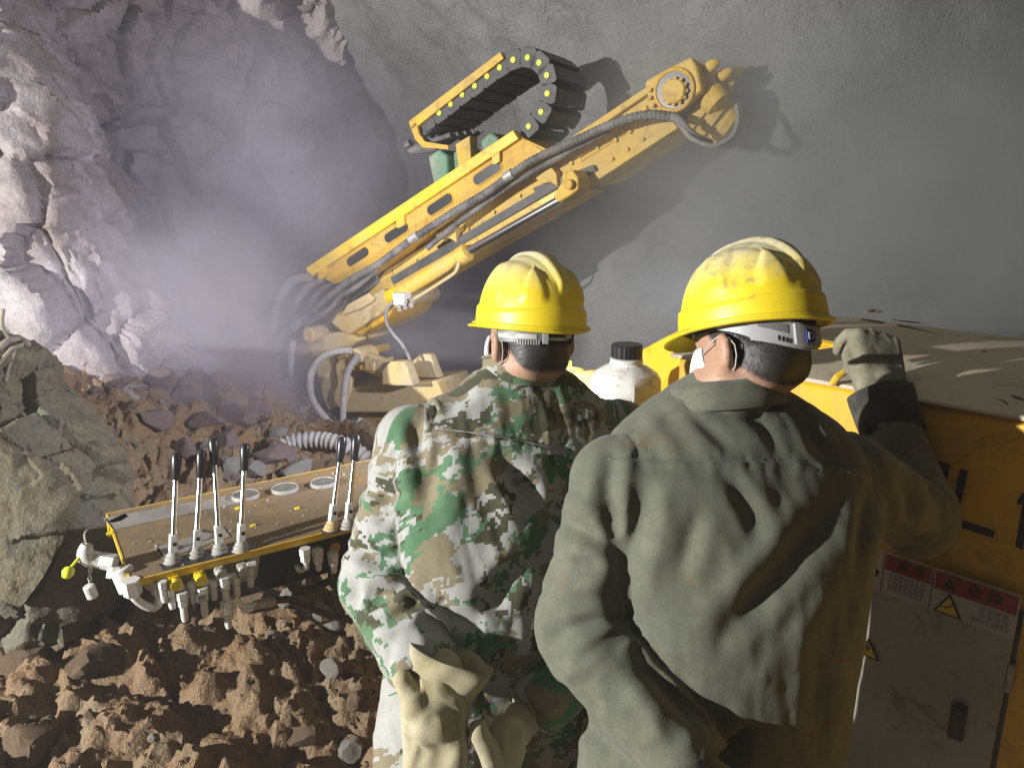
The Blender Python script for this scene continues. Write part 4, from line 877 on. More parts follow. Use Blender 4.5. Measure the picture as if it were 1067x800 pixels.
# ================================================================== PEOPLE
def skin_mat(name, col, hair):
    m, nt, bs = nodes(name)
    n1 = tex(nt, 14, 4); n2 = tex(nt, 160, 3); at = N(nt, 'ShaderNodeAttribute', attribute_name='hairmask')
    c = ramp(nt, n1.outputs[0], [(0.3, tuple(x * 0.82 for x in col)), (0.7, tuple(min(1, x * 1.12) for x in col))])
    n3 = tex(nt, 420, 2, 0.7)
    f = math_(nt, 'SUBTRACT', math_(nt, 'MULTIPLY', at.outputs['Fac'], 1.7), math_(nt, 'MULTIPLY', n3.outputs[0], 0.95))
    k = ramp(nt, f, [(0.0, (0, 0, 0)), (0.6, (1, 1, 1))])
    nt.links.new(mixc(nt, k, c, c4(hair)), bs.inputs['Base Color'])
    bs.inputs['Roughness'].default_value = 0.5; bs.inputs['Subsurface Weight'].default_value = 0.12
    bs.inputs['Subsurface Radius'].default_value = (0.012, 0.004, 0.002); bs.inputs['Subsurface Scale'].default_value = 0.5
    mp = nt.nodes.new('ShaderNodeMapping'); mp.inputs['Scale'].default_value = (1, 1, 3.2); nt.links.new(nt.nodes.new('ShaderNodeTexCoord').outputs['Object'], mp.inputs[0])
    n4 = tex(nt, 32, 3, 0.6, mp.outputs[0]); pr = bump(nt, bs, n4.outputs[0], 0.35, 0.006); bump(nt, bs, n2.outputs[0], 0.3, 0.002, pr); return m
def hair_mat(name, a, b):
    m, nt, bs = nodes(name); tc = nt.nodes.new('ShaderNodeTexCoord'); mp = nt.nodes.new('ShaderNodeMapping'); mp.inputs['Scale'].default_value = (1, 1, 0.22)
    nt.links.new(tc.outputs['Object'], mp.inputs[0]); n = tex(nt, 520, 3, 0.7, mp.outputs[0]); n2 = tex(nt, 40, 3)
    nt.links.new(ramp(nt, math_(nt, 'ADD', math_(nt, 'MULTIPLY', n.outputs[0], 0.7), math_(nt, 'MULTIPLY', n2.outputs[0], 0.3)), [(0.40, a), (0.66, b)]), bs.inputs['Base Color'])
    bs.inputs['Roughness'].default_value = 0.8; bs.inputs['Specular IOR Level'].default_value = 0.2; bump(nt, bs, n.outputs[0], 0.7, 0.004); return m
def helmet_mat(name, amount, grime):
    m, nt, bs = nodes(name)
    n1 = tex(nt, 7, 5, 0.6); n2 = tex(nt, 55, 4, 0.65); n3 = tex(nt, 26, 3, 0.5, dist=1.0)
    tc = nt.nodes.new('ShaderNodeTexCoord'); at = N(nt, 'ShaderNodeAttribute', attribute_name='top')
    f = math_(nt, 'ADD', math_(nt, 'MULTIPLY', at.outputs['Fac'], amount), math_(nt, 'ADD', math_(nt, 'MULTIPLY', n1.outputs[0], 0.5), math_(nt, 'MULTIPLY', n2.outputs[0], 0.16)))
    k = ramp(nt, f, [(0.52, (0, 0, 0)), (1.05, (0.92, 0.92, 0.92))])
    c = mixc(nt, k, (0.80, 0.62, 0.02, 1), (0.60, 0.56, 0.38, 1))
    n6 = tex(nt, 90, 4, 0.7, dist=0.5)
    sp2 = ramp(nt, math_(nt, 'ADD', math_(nt, 'ADD', math_(nt, 'MULTIPLY', n3.outputs[0], 0.65), math_(nt, 'MULTIPLY', n6.outputs[0], 0.35)), math_(nt, 'MULTIPLY', at.outputs['Fac'], 0.10)), [(0.54, (0, 0, 0)), (0.76, (grime, grime, grime))])
    c = mixc(nt, sp2, c, (0.23, 0.20, 0.12, 1))
    mp = nt.nodes.new('ShaderNodeMapping'); mp.inputs['Scale'].default_value = (30, 30, 3.5); mp.inputs['Rotation'].default_value = (0.6, 0.4, 0); nt.links.new(tc.outputs['Object'], mp.inputs[0])
    sc_ = tex(nt, 9, 2, 0.5, mp.outputs[0]); c = mixc(nt, ramp(nt, sc_.outputs[0], [(0.66, (0, 0, 0)), (0.72, (0.35, 0.35, 0.35))]), c, (0.50, 0.44, 0.22, 1))
    nt.links.new(c, bs.inputs['Base Color'])
    rr = nt.nodes.new('ShaderNodeMapRange'); nt.links.new(k, rr.inputs[0]); rr.inputs[3].default_value = 0.42; rr.inputs[4].default_value = 0.9
    nt.links.new(rr.outputs[0], bs.inputs['Roughness']); bs.inputs['Coat Weight'].default_value = 0.0
    bump(nt, bs, n2.outputs[0], 0.06, 0.002); return m
def cloth_finish(nt, bs, col):
    n = tex(nt, 330, 2, 0.6); n2 = tex(nt, 34, 5, 0.65); n0 = tex(nt, 7, 4, 0.6)
    c = mixc(nt, 0.32, col, ramp(nt, n2.outputs[0], [(0.3, (0.55, 0.55, 0.55)), (0.7, (1, 1, 1))]), 'MULTIPLY')
    c = mixc(nt, 0.38, c, ramp(nt, n.outputs[0], [(0.32, (0.5, 0.5, 0.5)), (0.68, (1, 1, 1))]), 'MULTIPLY')
    c = mixc(nt, ramp(nt, math_(nt, 'ADD', math_(nt, 'MULTIPLY', n0.outputs[0], 0.7), math_(nt, 'MULTIPLY', n2.outputs[0], 0.3)), [(0.50, (0, 0, 0)), (0.75, (0.35, 0.35, 0.35))]), c, (0.30, 0.27, 0.20, 1))
    nt.links.new(c, bs.inputs['Base Color']); bs.inputs['Roughness'].default_value = 0.92
    bs.inputs['Sheen Weight'].default_value = 0.15; bs.inputs['Specular IOR Level'].default_value = 0.25
    rg_ = tex(nt, 17, 3, 0.5, dist=0.8); rg_.noise_type = 'RIDGED_MULTIFRACTAL'
    pr = bump(nt, bs, rg_.outputs[0], 0.12, 0.006); pr = bump(nt, bs, n2.outputs[0], 0.10, 0.005, pr); bump(nt, bs, n.outputs[0], 0.30, 0.0012, pr)
def olive_mat():
    m, nt, bs = nodes('olive_drill_cloth')
    n1 = tex(nt, 5, 4, 0.6); c = ramp(nt, n1.outputs[0], [(0.3, (0.118, 0.130, 0.096)), (0.7, (0.160, 0.172, 0.130))])
    # rusty smears and pale grit specks
    mp = nt.nodes.new('ShaderNodeMapping'); mp.inputs['Rotation'].default_value = (0, R(38), 0); mp.inputs['Scale'].default_value = (5, 5, 22)
    nt.links.new(nt.nodes.new('ShaderNodeTexCoord').outputs['Object'], mp.inputs[0])
    s = tex(nt, 1.6, 5, 0.7, mp.outputs[0]); k = ramp(nt, s.outputs[0], [(0.60, (0, 0, 0)), (0.72, (0.6, 0.6, 0.6))]); c = mixc(nt, k, c, (0.24, 0.13, 0.055, 1))
    v = tex(nt, 95, kind='ShaderNodeTexVoronoi'); v.inputs['Randomness'].default_value = 1.0
    rad = tex(nt, 6, 2); kk = math_(nt, 'LESS_THAN', v.outputs['Distance'], math_(nt, 'MULTIPLY', math_(nt, 'SUBTRACT', rad.outputs[0], 0.50), 0.9))
    c = mixc(nt, math_(nt, 'MULTIPLY', kk, 0.7), c, (0.42, 0.40, 0.33, 1))
    cloth_finish(nt, bs, c); return m
def camo_mat(cell=0.0068):
    m, nt, bs = nodes('pixel_camouflage_cloth')
    at = N(nt, 'ShaderNodeAttribute', attribute_name='cuv')
    def snap(c_):
        s = nt.nodes.new('ShaderNodeVectorMath'); s.operation = 'SNAP'; s.inputs[1].default_value = (c_, c_, 5.0); nt.links.new(at.outputs['Vector'], s.inputs[0]); return s.outputs[0]
    p1, p2 = snap(cell), snap(cell * 2)
    def field(p, sc, off, detail=2, rough=0.6):
        mp = nt.nodes.new('ShaderNodeMapping'); mp.inputs['Location'].default_value = off; nt.links.new(p, mp.inputs[0]); return tex(nt, sc, detail, rough, mp.outputs[0]).outputs[0]
    jit = math_(nt, 'ADD', math_(nt, 'MULTIPLY', field(p1, 60, (3, 7, 1), 1), 0.16), math_(nt, 'MULTIPLY', field(p2, 30, (9, 2, 4), 1), 0.16))
    sx = nt.nodes.new('ShaderNodeSeparateXYZ'); nt.links.new(at.outputs['Vector'], sx.inputs[0])
    def mask(sc, off, lo, bias=0.0):
        f = math_(nt, 'ADD', math_(nt, 'ADD', field(p1, sc, off, 3, 0.55), jit), math_(nt, 'MULTIPLY', sx.outputs[2], bias)); return math_(nt, 'GREATER_THAN', f, lo)
    c = mixc(nt, mask(9.5, (1, 2, 3), 0.708), (0.44, 0.45, 0.43, 1), (0.105, 0.22, 0.12, 1))
    c = mixc(nt, mask(12, (11, 5, 2), 0.712, 0.075), c, (0.26, 0.23, 0.145, 1))
    c = mixc(nt, mask(10.5, (21, 3, 8), 0.748, 0.06), c, (0.075, 0.080, 0.045, 1))
    c = mixc(nt, mask(12, (4, 31, 8), 0.75, -0.05), c, (0.42, 0.43, 0.41, 1))
    cloth_finish(nt, bs, c); return m
def canvas_mat(name, a, b, sc=8):
    m, nt, bs = nodes(name); n1 = tex(nt, sc, 5, 0.65)
    cloth_finish(nt, bs, ramp(nt, n1.outputs[0], [(0.32, a), (0.62, b)])); return m
M['thread'] = plain('sewing_thread', (0.26, 0.27, 0.21), 0.9); M['thread_dark'] = plain('dark_thread', (0.10, 0.11, 0.08), 0.9); M['olive'] = olive_mat(); M['camo'] = camo_mat(0.0054); M['canvas'] = canvas_mat('canvas_glove_cloth', (0.40, 0.35, 0.19), (0.58, 0.54, 0.38))
M['knit'] = canvas_mat('knit_glove', (0.16, 0.16, 0.11), (0.34, 0.32, 0.23), 16)
M['shaded_cloth'] = canvas_mat('shaded_sleeve_cloth', (0.035, 0.038, 0.032), (0.055, 0.058, 0.048))  # jacket olive with the raised sleeve's shade put into the colour
M['trousers_olive'] = canvas_mat('olive_trouser_cloth', (0.10, 0.105, 0.075), (0.14, 0.145, 0.105))
M['boot'] = plain('boot_rubber', (0.02, 0.02, 0.02), 0.6)
M['skin'] = skin_mat('skin_weathered', (0.44, 0.265, 0.18), (0.03, 0.028, 0.026))
M['hair_grey'] = hair_mat('hair_greying', (0.02, 0.019, 0.018), (0.17, 0.165, 0.155)); M['hair_black'] = hair_mat('hair_dark', (0.008, 0.007, 0.007), (0.05, 0.045, 0.042))
M['helmet_clean'] = helmet_mat('helmet_shell', 0.62, 0.25); M['helmet_dirty'] = helmet_mat('helmet_shell_grimy', 0.78, 0.9)
M['mask'] = plain('face_mask_cloth', (0.62, 0.70, 0.76), 0.9, 0, 0.06); M['lining'] = plain('helmet_lining', (0.55, 0.52, 0.30), 0.8)

class Head:
    def __init__(s, O, yaw, pitch, roll=0.0):
        s.O = np.asarray(O, float); fh = np.array([-math.sin(yaw), math.cos(yaw), 0]); lh = np.array([-math.cos(yaw), -math.sin(yaw), 0])
        F = math.cos(pitch) * fh - math.sin(pitch) * Z; U = math.sin(pitch) * fh + math.cos(pitch) * Z
        s.F = F; s.U = math.cos(roll) * U + math.sin(roll) * lh; s.L = np.cross(s.U, F); s.A = np.stack([s.F, s.L, s.U])
    def w(s, x, y, z): return s.O + s.F * x + s.L * y + s.U * z
    def loc(s, X): return (X - s.O) @ s.A.T

def head_sdf(h, neck, X):
    q = h.loc(X); I = np.eye(3)
    d = ellipsoid(q, (-0.006, 0, -0.012), I, (0.101, 0.0815, 0.118))
    d = smin(d, ellipsoid(q, (0.030, 0, -0.085), I, (0.068, 0.067, 0.074)), 0.03)
    d = smin(d, ellipsoid(q, (0.078, 0, -0.138), I, (0.026, 0.032, 0.022)), 0.03)
    d = smin(d, capsule(q, (0.090, 0, -0.030), (0.112, 0, -0.072), 0.009, 0.014), 0.012)
    for sy in (-1, 1):
        d = np.maximum(d, -(ellipsoid(q, (0.098, 0.032 * sy, -0.035), I, (0.012, 0.018, 0.011))))
        d = smin(d, ellipsoid(q, (0.086, 0.032 * sy, -0.036), I, (0.013, 0.014, 0.012)), 0.004)
        d = smin(d, ellipsoid(q, (0.090, 0.030 * sy, -0.016), I, (0.012, 0.026, 0.007)), 0.01)
        Ea = np.array([[math.cos(0.35), sy * -math.sin(0.35), 0], [sy * math.sin(0.35), math.cos(0.35), 0], [0, 0, 1.0]])
        e = ellipsoid(q, (-0.010, 0.090 * sy, -0.068), Ea, (0.022, 0.011, 0.034))
        e = np.maximum(e, -ellipsoid(q, (-0.002, 0.100 * sy, -0.064), Ea, (0.013, 0.009, 0.021)))
        d = smin(d, e, 0.008)
    d = np.maximum(d, -ellipsoid(q, (0.104, 0, -0.108), I, (0.010, 0.024, 0.003)))
    nk = np.asarray(neck)
    d = smin(d, capsule(X, h.w(-0.030, 0, -0.085), nk, 0.056, 0.066), 0.035)
    for sy in (-1, 1): d = smin(d, capsule(X, h.w(-0.055, 0.034 * sy, -0.10), nk + h.L * 0.045 * sy, 0.020, 0.022), 0.03)
    return d

def torso_sdf(X, rows, e1, grow=0.0):
    zs = np.array([r_[0] for r_ in rows]); o = np.argsort(zs); T = np.array(rows)[o]
    z = np.clip(X[:, 2], T[0, 0], T[-1, 0]); cx_ = np.interp(z, T[:, 0], T[:, 1]); cy_ = np.interp(z, T[:, 0], T[:, 2])
    a = np.interp(z, T[:, 0], T[:, 3]) + grow; b = np.interp(z, T[:, 0], T[:, 4]) + grow
    dx = X[:, 0] - cx_; dy = X[:, 1] - cy_; u = dx * e1[0] + dy * e1[1]; v = -dx * e1[1] + dy * e1[0]
    n = (np.abs(u / a) ** 2.5 + np.abs(v / b) ** 2.5) ** 0.4
    d = (n - 1) * np.minimum(a, b) * 0.9
    over = np.abs(X[:, 2] - z); return np.where(over > 0, np.sqrt(np.maximum(d, 0) ** 2 + over ** 2) + np.minimum(d, 0), d)

def arm_coords(X, pts, e_ref):
    """distance along the arm and angle round it, for sleeves"""
    best = np.full(len(X), 9.0); T = np.zeros(len(X)); Aa = np.zeros(len(X)); s0 = 0
    for a, b in zip(pts[:-1], pts[1:]):
        ab = b - a; L_ = np.linalg.norm(ab); t = np.clip((X - a) @ ab / L_ ** 2, 0, 1); q = X - a - t[:, None] * ab; d = np.linalg.norm(q, axis=1)
        tt, u, v_ = frame_of(ab); u = e_ref - tt * (e_ref @ tt); u /= np.linalg.norm(u); v_ = np.cross(tt, u)
        m = d < best; best = np.where(m, d, best); T = np.where(m, s0 + t * L_, T); Aa = np.where(m, np.arctan2(q @ v_, q @ u), Aa); s0 += L_
    return best, T, Aa

def stroke(pxs, pys, pts, width):
    """0..1 closeness of projected vertices to a fold line, fading to its ends; second value: signed side"""
    p = np.array(pts, float); seg = np.linalg.norm(np.diff(p, axis=0), axis=1); tot = seg.sum(); best = np.full(len(pxs), 1e9); sgn = np.zeros(len(pxs)); par = np.zeros(len(pxs)); s0 = 0
    for a, b, l in zip(p[:-1], p[1:], seg):
        ab = b - a; t = np.clip(((pxs - a[0]) * ab[0] + (pys - a[1]) * ab[1]) / l ** 2, 0, 1)
        dx = pxs - a[0] - t * ab[0]; dy = pys - a[1] - t * ab[1]; d = np.hypot(dx, dy); m = d < best
        best = np.where(m, d, best); par = np.where(m, (s0 + t * l) / tot, par); sgn = np.where(m, np.sign(dx * ab[1] - dy * ab[0]), sgn); s0 += l
    taper = sst(0, 0.42, np.minimum(par, 1 - par)) * 0.9 + 0.1 * sst(0, 0.1, np.minimum(par, 1 - par))
    return taper, best * sgn / width

YK = P(530, 457, 1.48)[2]
def yoke_z(u): return YK - 0.03 * (u > 9)
def jacket(name, rows, e1, arms, folds, mat, person, org, seed, seam, h=0.0062):
    lo = np.array([9.0] * 3); hi = -lo
    for r_ in rows: lo = np.minimum(lo, (r_[1] - r_[3] - .06, r_[2] - max(r_[3], r_[4]) - .06, r_[0] - .05)); hi = np.maximum(hi, (r_[1] + r_[3] + .06, r_[2] + max(r_[3], r_[4]) + .06, r_[0] + .06))
    for pts, rad in arms:
        for p in pts: lo = np.minimum(lo, p - 0.12); hi = np.maximum(hi, p + 0.12)
    def arm_sdf(X, pts, rad):
        d = capsule(X, pts[0], pts[1], rad[0], rad[1])
        for k in range(1, len(pts) - 1): d = smin(d, capsule(X, pts[k], pts[k + 1], rad[k], rad[k + 1]), 0.02)
        return d
    def fn(X):
        d = torso_sdf(X, rows, e1)
        for pts, rad in arms: d = smin(d, arm_sdf(X, pts, rad), 0.022)
        # wrists end in a flat cuff, the hem in a flat edge
        for pts, rad in arms:
            ax = pts[-1] - pts[-2]; ax = ax / np.linalg.norm(ax); near = np.linalg.norm(X - pts[-1], axis=1) < 0.11
            d = np.where(near, np.maximum(d, (X - pts[-1]) @ ax - 0.012), d)
        return d
    V, F = sdf_mesh(fn, lo, hi, h); V = relax(V, F, 2)
    n = vnormals(V, F); dt = torso_sdf(V, rows, e1); disp = np.zeros(len(V)); cuv = np.zeros((len(V), 3))
    sl = np.full(len(V), 9.0)
    T = np.array(sorted(rows)); cx_ = np.interp(V[:, 2], T[:, 0], T[:, 1]); cy_ = np.interp(V[:, 2], T[:, 0], T[:, 2])
    dx, dy = V[:, 0] - cx_, V[:, 1] - cy_; u = dx * e1[0] + dy * e1[1]; v = -dx * e1[1] + dy * e1[0]; ang = np.arctan2(u, -v)
    cuv[:, 0] = u * 1.1; cuv[:, 1] = V[:, 2] + 0.9 * v; cuv[:, 2] = (V[:, 2] > yoke_z(u)) * 1.0; lat = u / 0.2
    # torso drape: long soft folds that fan down from the shoulders
    q = np.stack([lat * 2.2 + V[:, 2] * 1.3, V[:, 2] * 2.6, 0 * u + seed + np.sign(v)], 1); wq = q + 0.35 * np.stack([pnoise(q * 1.3, seed), pnoise(q * 1.3, seed + 1), 0 * u], 1)
    tor = 0.012 * (1 - 2.2 * np.abs(pnoise(wq * 1.5, seed + 2))) + 0.006 * (1 - 2.2 * np.abs(pnoise(wq * np.array([3.4, 2.6, 1]), seed + 3))) + 0.005 * fbm(V * 9, 3, seed)
    q3 = np.stack([lat * 5 + V[:, 2] * 6, V[:, 2] * 5 - lat * 2, v * 6], 1); q3 = q3 + 0.5 * np.stack([pnoise(q3 * 0.7, seed + 15), pnoise(q3 * 0.7, seed + 16), 0 * u], 1)
    disp += tor * (0.62 if mat == 'camo' else 0.30) + 0.0016 * (1 - np.abs(pnoise(q3, seed + 11)) * 4).clip(0, 1) * sst(-0.1, 0.25, pnoise(V * 6, seed + 12)) - 0.0010 * (1 - np.abs(pnoise(q3 * 1.7 + 5, seed + 13)) * 5).clip(0, 1)
    for k, (pts, rad) in enumerate(arms):
        d, t, a = arm_coords(V, pts, e1); da = arm_sdf(V, pts, rad); on = sst(0.02, -0.005, da - dt)
        Lu = np.linalg.norm(pts[1] - pts[0])
        q = np.stack([t * 15 + 0.9 * np.sin(a + k), np.sin(a) * 1.1 + seed, np.cos(a) * 1.1], 1); q = q + 0.4 * np.stack([pnoise(q * 0.8, seed + 5), 0 * t, 0 * t], 1)
        fold = 1 - 2.4 * np.abs(pnoise(q, seed + 6)); amp = 0.006 + 0.010 * np.exp(-((t - Lu) / 0.10) ** 2) + 0.004 * sst(Lu, Lu + 0.2, t)
        f2 = 1 - 2.4 * np.abs(pnoise(q * 2.1 + 9, seed + 7))
        disp = disp * (1 - on) + on * (amp * fold + amp * 0.35 * f2 + 0.003 * fbm(V * 14, 3, seed + 9))
        m = on > 0.5; cuv[m, 0] = a[m] * 0.065 + 3.62 + k * 1.7; cuv[m, 1] = t[m]; cuv[m, 2] = 0
    # folds seen in the picture
    px, py, dd = proj(V); vd = V - CAM; vd /= np.linalg.norm(vd, axis=1)[:, None]; front = sst(0.25, -0.15, np.einsum('ij,ij->i', n, vd))
    for pts, wd, amp in folds:
        tp, s = stroke(px, py, pts, wd)
        if amp < 0: prof = -np.exp(-s * s * 1.6) + 0.55 * np.exp(-(np.abs(s) - 1.5) ** 2 * 1.8)     # a crease between two welts
        else: prof = np.exp(-s * s * 1.3)
        disp += front * tp * prof * abs(amp)
    gw = (0.075 if mat == 'camo' else 0.045) + 0.065 * (np.min([arm_sdf(V, p_, r_) for p_, r_ in arms], axis=0) < dt + 0.01)
    V = buckle(V, V + n * disp[:, None], F, n, gw)
    V = relax(V, F, 1, 0.2)
    px, py, dd = proj(V); n = vnormals(V, F); vd = V - CAM; vd /= np.linalg.norm(vd, axis=1)[:, None]; front = sst(0.2, -0.2, np.einsum('ij,ij->i', n, vd)); dp = np.zeros(len(V))
    for pts, wd, amp in folds:                                   # pressed-in creases along the main folds
        tp, s = stroke(px, py, pts, wd * 0.7); dp += front * tp * (-0.34 if amp < 0 else 0.22) * abs(amp) * np.exp(-np.abs(s) * 1.3)
    for pts in seam:
        tp, s = stroke(px, py, pts, 13); tp = np.clip(tp * 6, 0, 1); pk = pnoise(np.stack([px * 0.17, py * 0.015, 0 * px], 1), 77)
        dp += front * tp * (0.0045 * pk * np.exp(-s * s) + 0.0035 * np.exp(-(s + 0.25) ** 2 * 30) - 0.004 * np.exp(-(s - 0.2) ** 2 * 20))
    V = relax(V + n * dp[:, None], F, 1, 0.3)
    o = mk(name, (V, F), mat, person, org, smooth=180); set_attr(o, 'cuv', cuv)
    bvh = BVHTree.FromPolygons([tuple(x) for x in V], [tuple(int(i) for i in q_) for q_ in F])
    for pts in seam:                                             # lapped seam with its line of stitches
        path = spline([(x, y, 0) for x, y in pts], 4.0); hit = []
        for x, y, _ in path:
            r_ = Vector(ray(x, y)).normalized(); h_ = bvh.ray_cast(Vector(CAM), r_)
            if h_[0] is not None: hit.append((np.array(h_[0]), np.array(h_[1])))
        cut = [0] + [i for i in range(1, len(hit)) if np.linalg.norm(hit[i][0] - hit[i - 1][0]) > 0.016] + [len(hit)]
        i0, i1 = max(zip(cut[:-1], cut[1:]), key=lambda c_: c_[1] - c_[0]); hit = hit[i0:i1]
        if len(hit) < 4: continue
        line = np.array([a_ for a_, _ in hit]); nv_ = np.array([b_ for _, b_ in hit]); line = (np.vstack([line[:1], line[:-1]]) + line + np.vstack([line[1:], line[-1:]])) / 3
        so = mk('seam', tube(line + nv_ * 0.0002, 0.0016, 6, smooth=False), mat, o, org, 180); set_attr(so, 'cuv', np.zeros((len(so.data.vertices), 3)) + [0.3, 0.2, 0])
        fine = spline(line + nv_ * 0.0015, 0.0022); gs = []
        for i in range(0, len(fine) - 1, 2):
            t_ = fine[i + 1] - fine[i]; L_ = np.linalg.norm(t_)
            if L_ < 1e-5: continue
            t_ /= L_; gs.append(box(fine[i] - UP * 0.0035 + t_ * 0.001, t_ * 0.0011, np.cross(t_, FWD) * 0.0005, FWD * 0.0006))
        mk('stitching', join(*gs), 'thread' if mat == 'olive' else 'thread_dark', o, org, 0)
    return o

def ring_sheet(c, axis, xdir, prof, sx, sy, seg=72, wob=0.0, seed=0, open_at=None, thick=0.003):
    """cloth collar / cuff: a revolved sheet with its own thickness"""
    t = np.asarray(axis, float) / np.linalg.norm(axis); u = np.asarray(xdir, float) - t * (np.asarray(xdir) @ t); u /= np.linalg.norm(u); v_ = np.cross(t, u)
    V, F = [], []
    for j, (r_, z) in enumerate(prof):
        for k in range(seg):
            a = 2 * math.pi * k / seg; wv = 1 + wob * math.sin(3 * a + seed + j * 0.5) + wob * 0.6 * math.sin(7 * a + 2 * seed - j)
            V.append(np.asarray(c) + t * (z + wob * 0.03 * math.sin(5 * a + seed)) + u * r_ * sx * wv * math.cos(a) + v_ * r_ * sy * wv * math.sin(a))
    for j in range(len(prof) - 1):
        for k in range(seg):
            F.append((j * seg + k, j * seg + (k + 1) % seg, (j + 1) * seg + (k + 1) % seg, (j + 1) * seg + k))
    return np.array(V), F
def solid(o, th):
    m = o.modifiers.new('thickness', 'SOLIDIFY'); m.thickness = th; m.offset = 0; return o

def helmet(hd, person, org, mat, strap_mat, seed, sc=1.0):
    nph, ne = 192, 72; a0, b0, hgt = 0.132 * sc, 0.110 * sc, 0.126 * sc
    ph = np.linspace(0, 2 * math.pi, nph, endpoint=False)
    V, top = [], []
    rows = []
    # brim rows first (outer edge inwards), then the dome
    c, s = np.cos(ph), np.sin(ph)
    peak = np.clip(c, 0, 1) ** 3
    for t in (1.0, 0.93, 0.62, 0.3, 0.0):
        fl = 0.013 + 0.034 * peak; rr = t * fl
        z = -0.022 - 0.010 * t * t - 0.006 * peak * t - (0.004 if t == 0.93 else 0.0) + 0.006 * np.abs(s)
        rows.append(np.stack([(a0 + rr) * c, (b0 + rr * 0.95) * s, z], 1))
    for e in np.linspace(0, math.pi / 2, ne):
        ce, se = math.cos(e) ** 0.78, math.sin(e) ** 0.93
        x, y, z = a0 * c * ce, b0 * s * ce, np.full(nph, -0.022 + (hgt + 0.022) * se)
        f = se; n = np.stack([x / a0 ** 2, y / b0 ** 2, np.full(nph, (z[0] + 0.022) / hgt ** 2)], 1); n /= np.linalg.norm(n, axis=1)[:, None] + 1e-9
        fa = np.full(nph, f); back = (x < 0)
        wr = (0.007 + 0.013 * sst(0.55, 0.98, fa)) * sc
        d = 0.0085 * sst(wr * 1.25, wr * 0.55, np.abs(y)) * sst(0.42, 0.62, fa)                    # centre crest, tapering to the nape
        d -= 0.0035 * np.exp(-((np.abs(y) - wr * 2.4) / (wr * 0.9)) ** 2) * sst(0.55, 0.75, fa) * sst(1.0, 0.93, fa)   # hollows beside it
        rear = np.abs(np.abs(ph - math.pi) - 0.60); lw = 0.30 * sst(0.90, 0.45, fa) + 0.02
        d += 0.0055 * sst(lw, lw * 0.35, rear) * sst(0.28, 0.42, fa) * sst(0.92, 0.70, fa)          # leaf-shaped flutes
        side = np.abs(np.abs(ph - math.pi) - 1.62); d += 0.0030 * sst(0.42, 0.25, side) * sst(0.28, 0.45, fa) * sst(0.96, 0.80, fa)
        d += 0.0045 * (1 - sst(0.235, 0.265, fa - 0.040 * np.cos(2 * ph) - 0.03 * np.cos(ph)))      # raised band round the foot
        rows.append(np.stack([x, y, z], 1) + n * d[:, None])
    Pl = np.stack(rows); Vw = hd.O + Pl.reshape(-1, 3) @ hd.A
    nr = len(rows); F = [(j * nph + k, j * nph + (k + 1) % nph, (j + 1) * nph + (k + 1) % nph, (j + 1) * nph + k) for j in range(nr - 1) for k in range(nph)]
    o = mk('helmet', (Vw, np.array(F)), mat, person, org, smooth=180); solid(o, 0.0032)
    tp = np.clip((Pl[:, :, 2].reshape(-1)) / hgt, 0, 1)
    A = o.data.attributes.new('top', 'FLOAT', 'POINT'); A.data.foreach_set('value', tp.astype(np.float32))
    # bead along the brim edge
    rim = [hd.O + p @ hd.A for p in rows[0][::2]]
    rim.append(rim[0]); mk('helmet_rim', tube(rim, 0.0028, 6, smooth=False, cap=False), mat, o, org, 180)
    # webbing cradle inside
    band = []
    for z, g_ in ((-0.030, 0), (0.0, 0)):
        band.append([hd.w(0.108 * math.cos(q_), 0.088 * math.sin(q_), z) for q_ in np.linspace(0, 2 * math.pi, 64)])
    vv = np.array(band).reshape(-1, 3); ff = [(k, k + 1, 64 + k + 1, 64 + k) for k in range(63)]
    solid(mk('headband', (vv, ff), 'black', o, org, 180), 0.002)
    return o
def arc_band(hd, p0, p1, zf, hf, ax, ay, n=24, th=0.003):
    q_ = np.linspace(p0, p1, n); V, F = [], []
    for a in q_:
        t = (a - p0) / (p1 - p0); zc, hh = zf(t), hf(t)
        for z in (zc - hh, zc, zc + hh):
            for r_ in (1.0, 1.0 + th / ax): V.append(hd.w(ax * r_ * math.cos(a), ay * r_ * math.sin(a), z))
    for i in range(n - 1):
        b = i * 6; c = b + 6
        F += [(b + 1, b + 3, c + 3, c + 1), (b + 3, b + 5, c + 5, c + 3), (b, c, c + 2, b + 2), (b + 2, c + 2, c + 4, b + 4), (b, b + 1, c + 1, c), (b + 4, c + 4, c + 5, b + 5)]
    F += [(0, 2, 3, 1), (2, 4, 5, 3)]; e = (n - 1) * 6; F += [(e, e + 1, e + 3, e + 2), (e + 2, e + 3, e + 5, e + 4)]
    return np.array(V), F

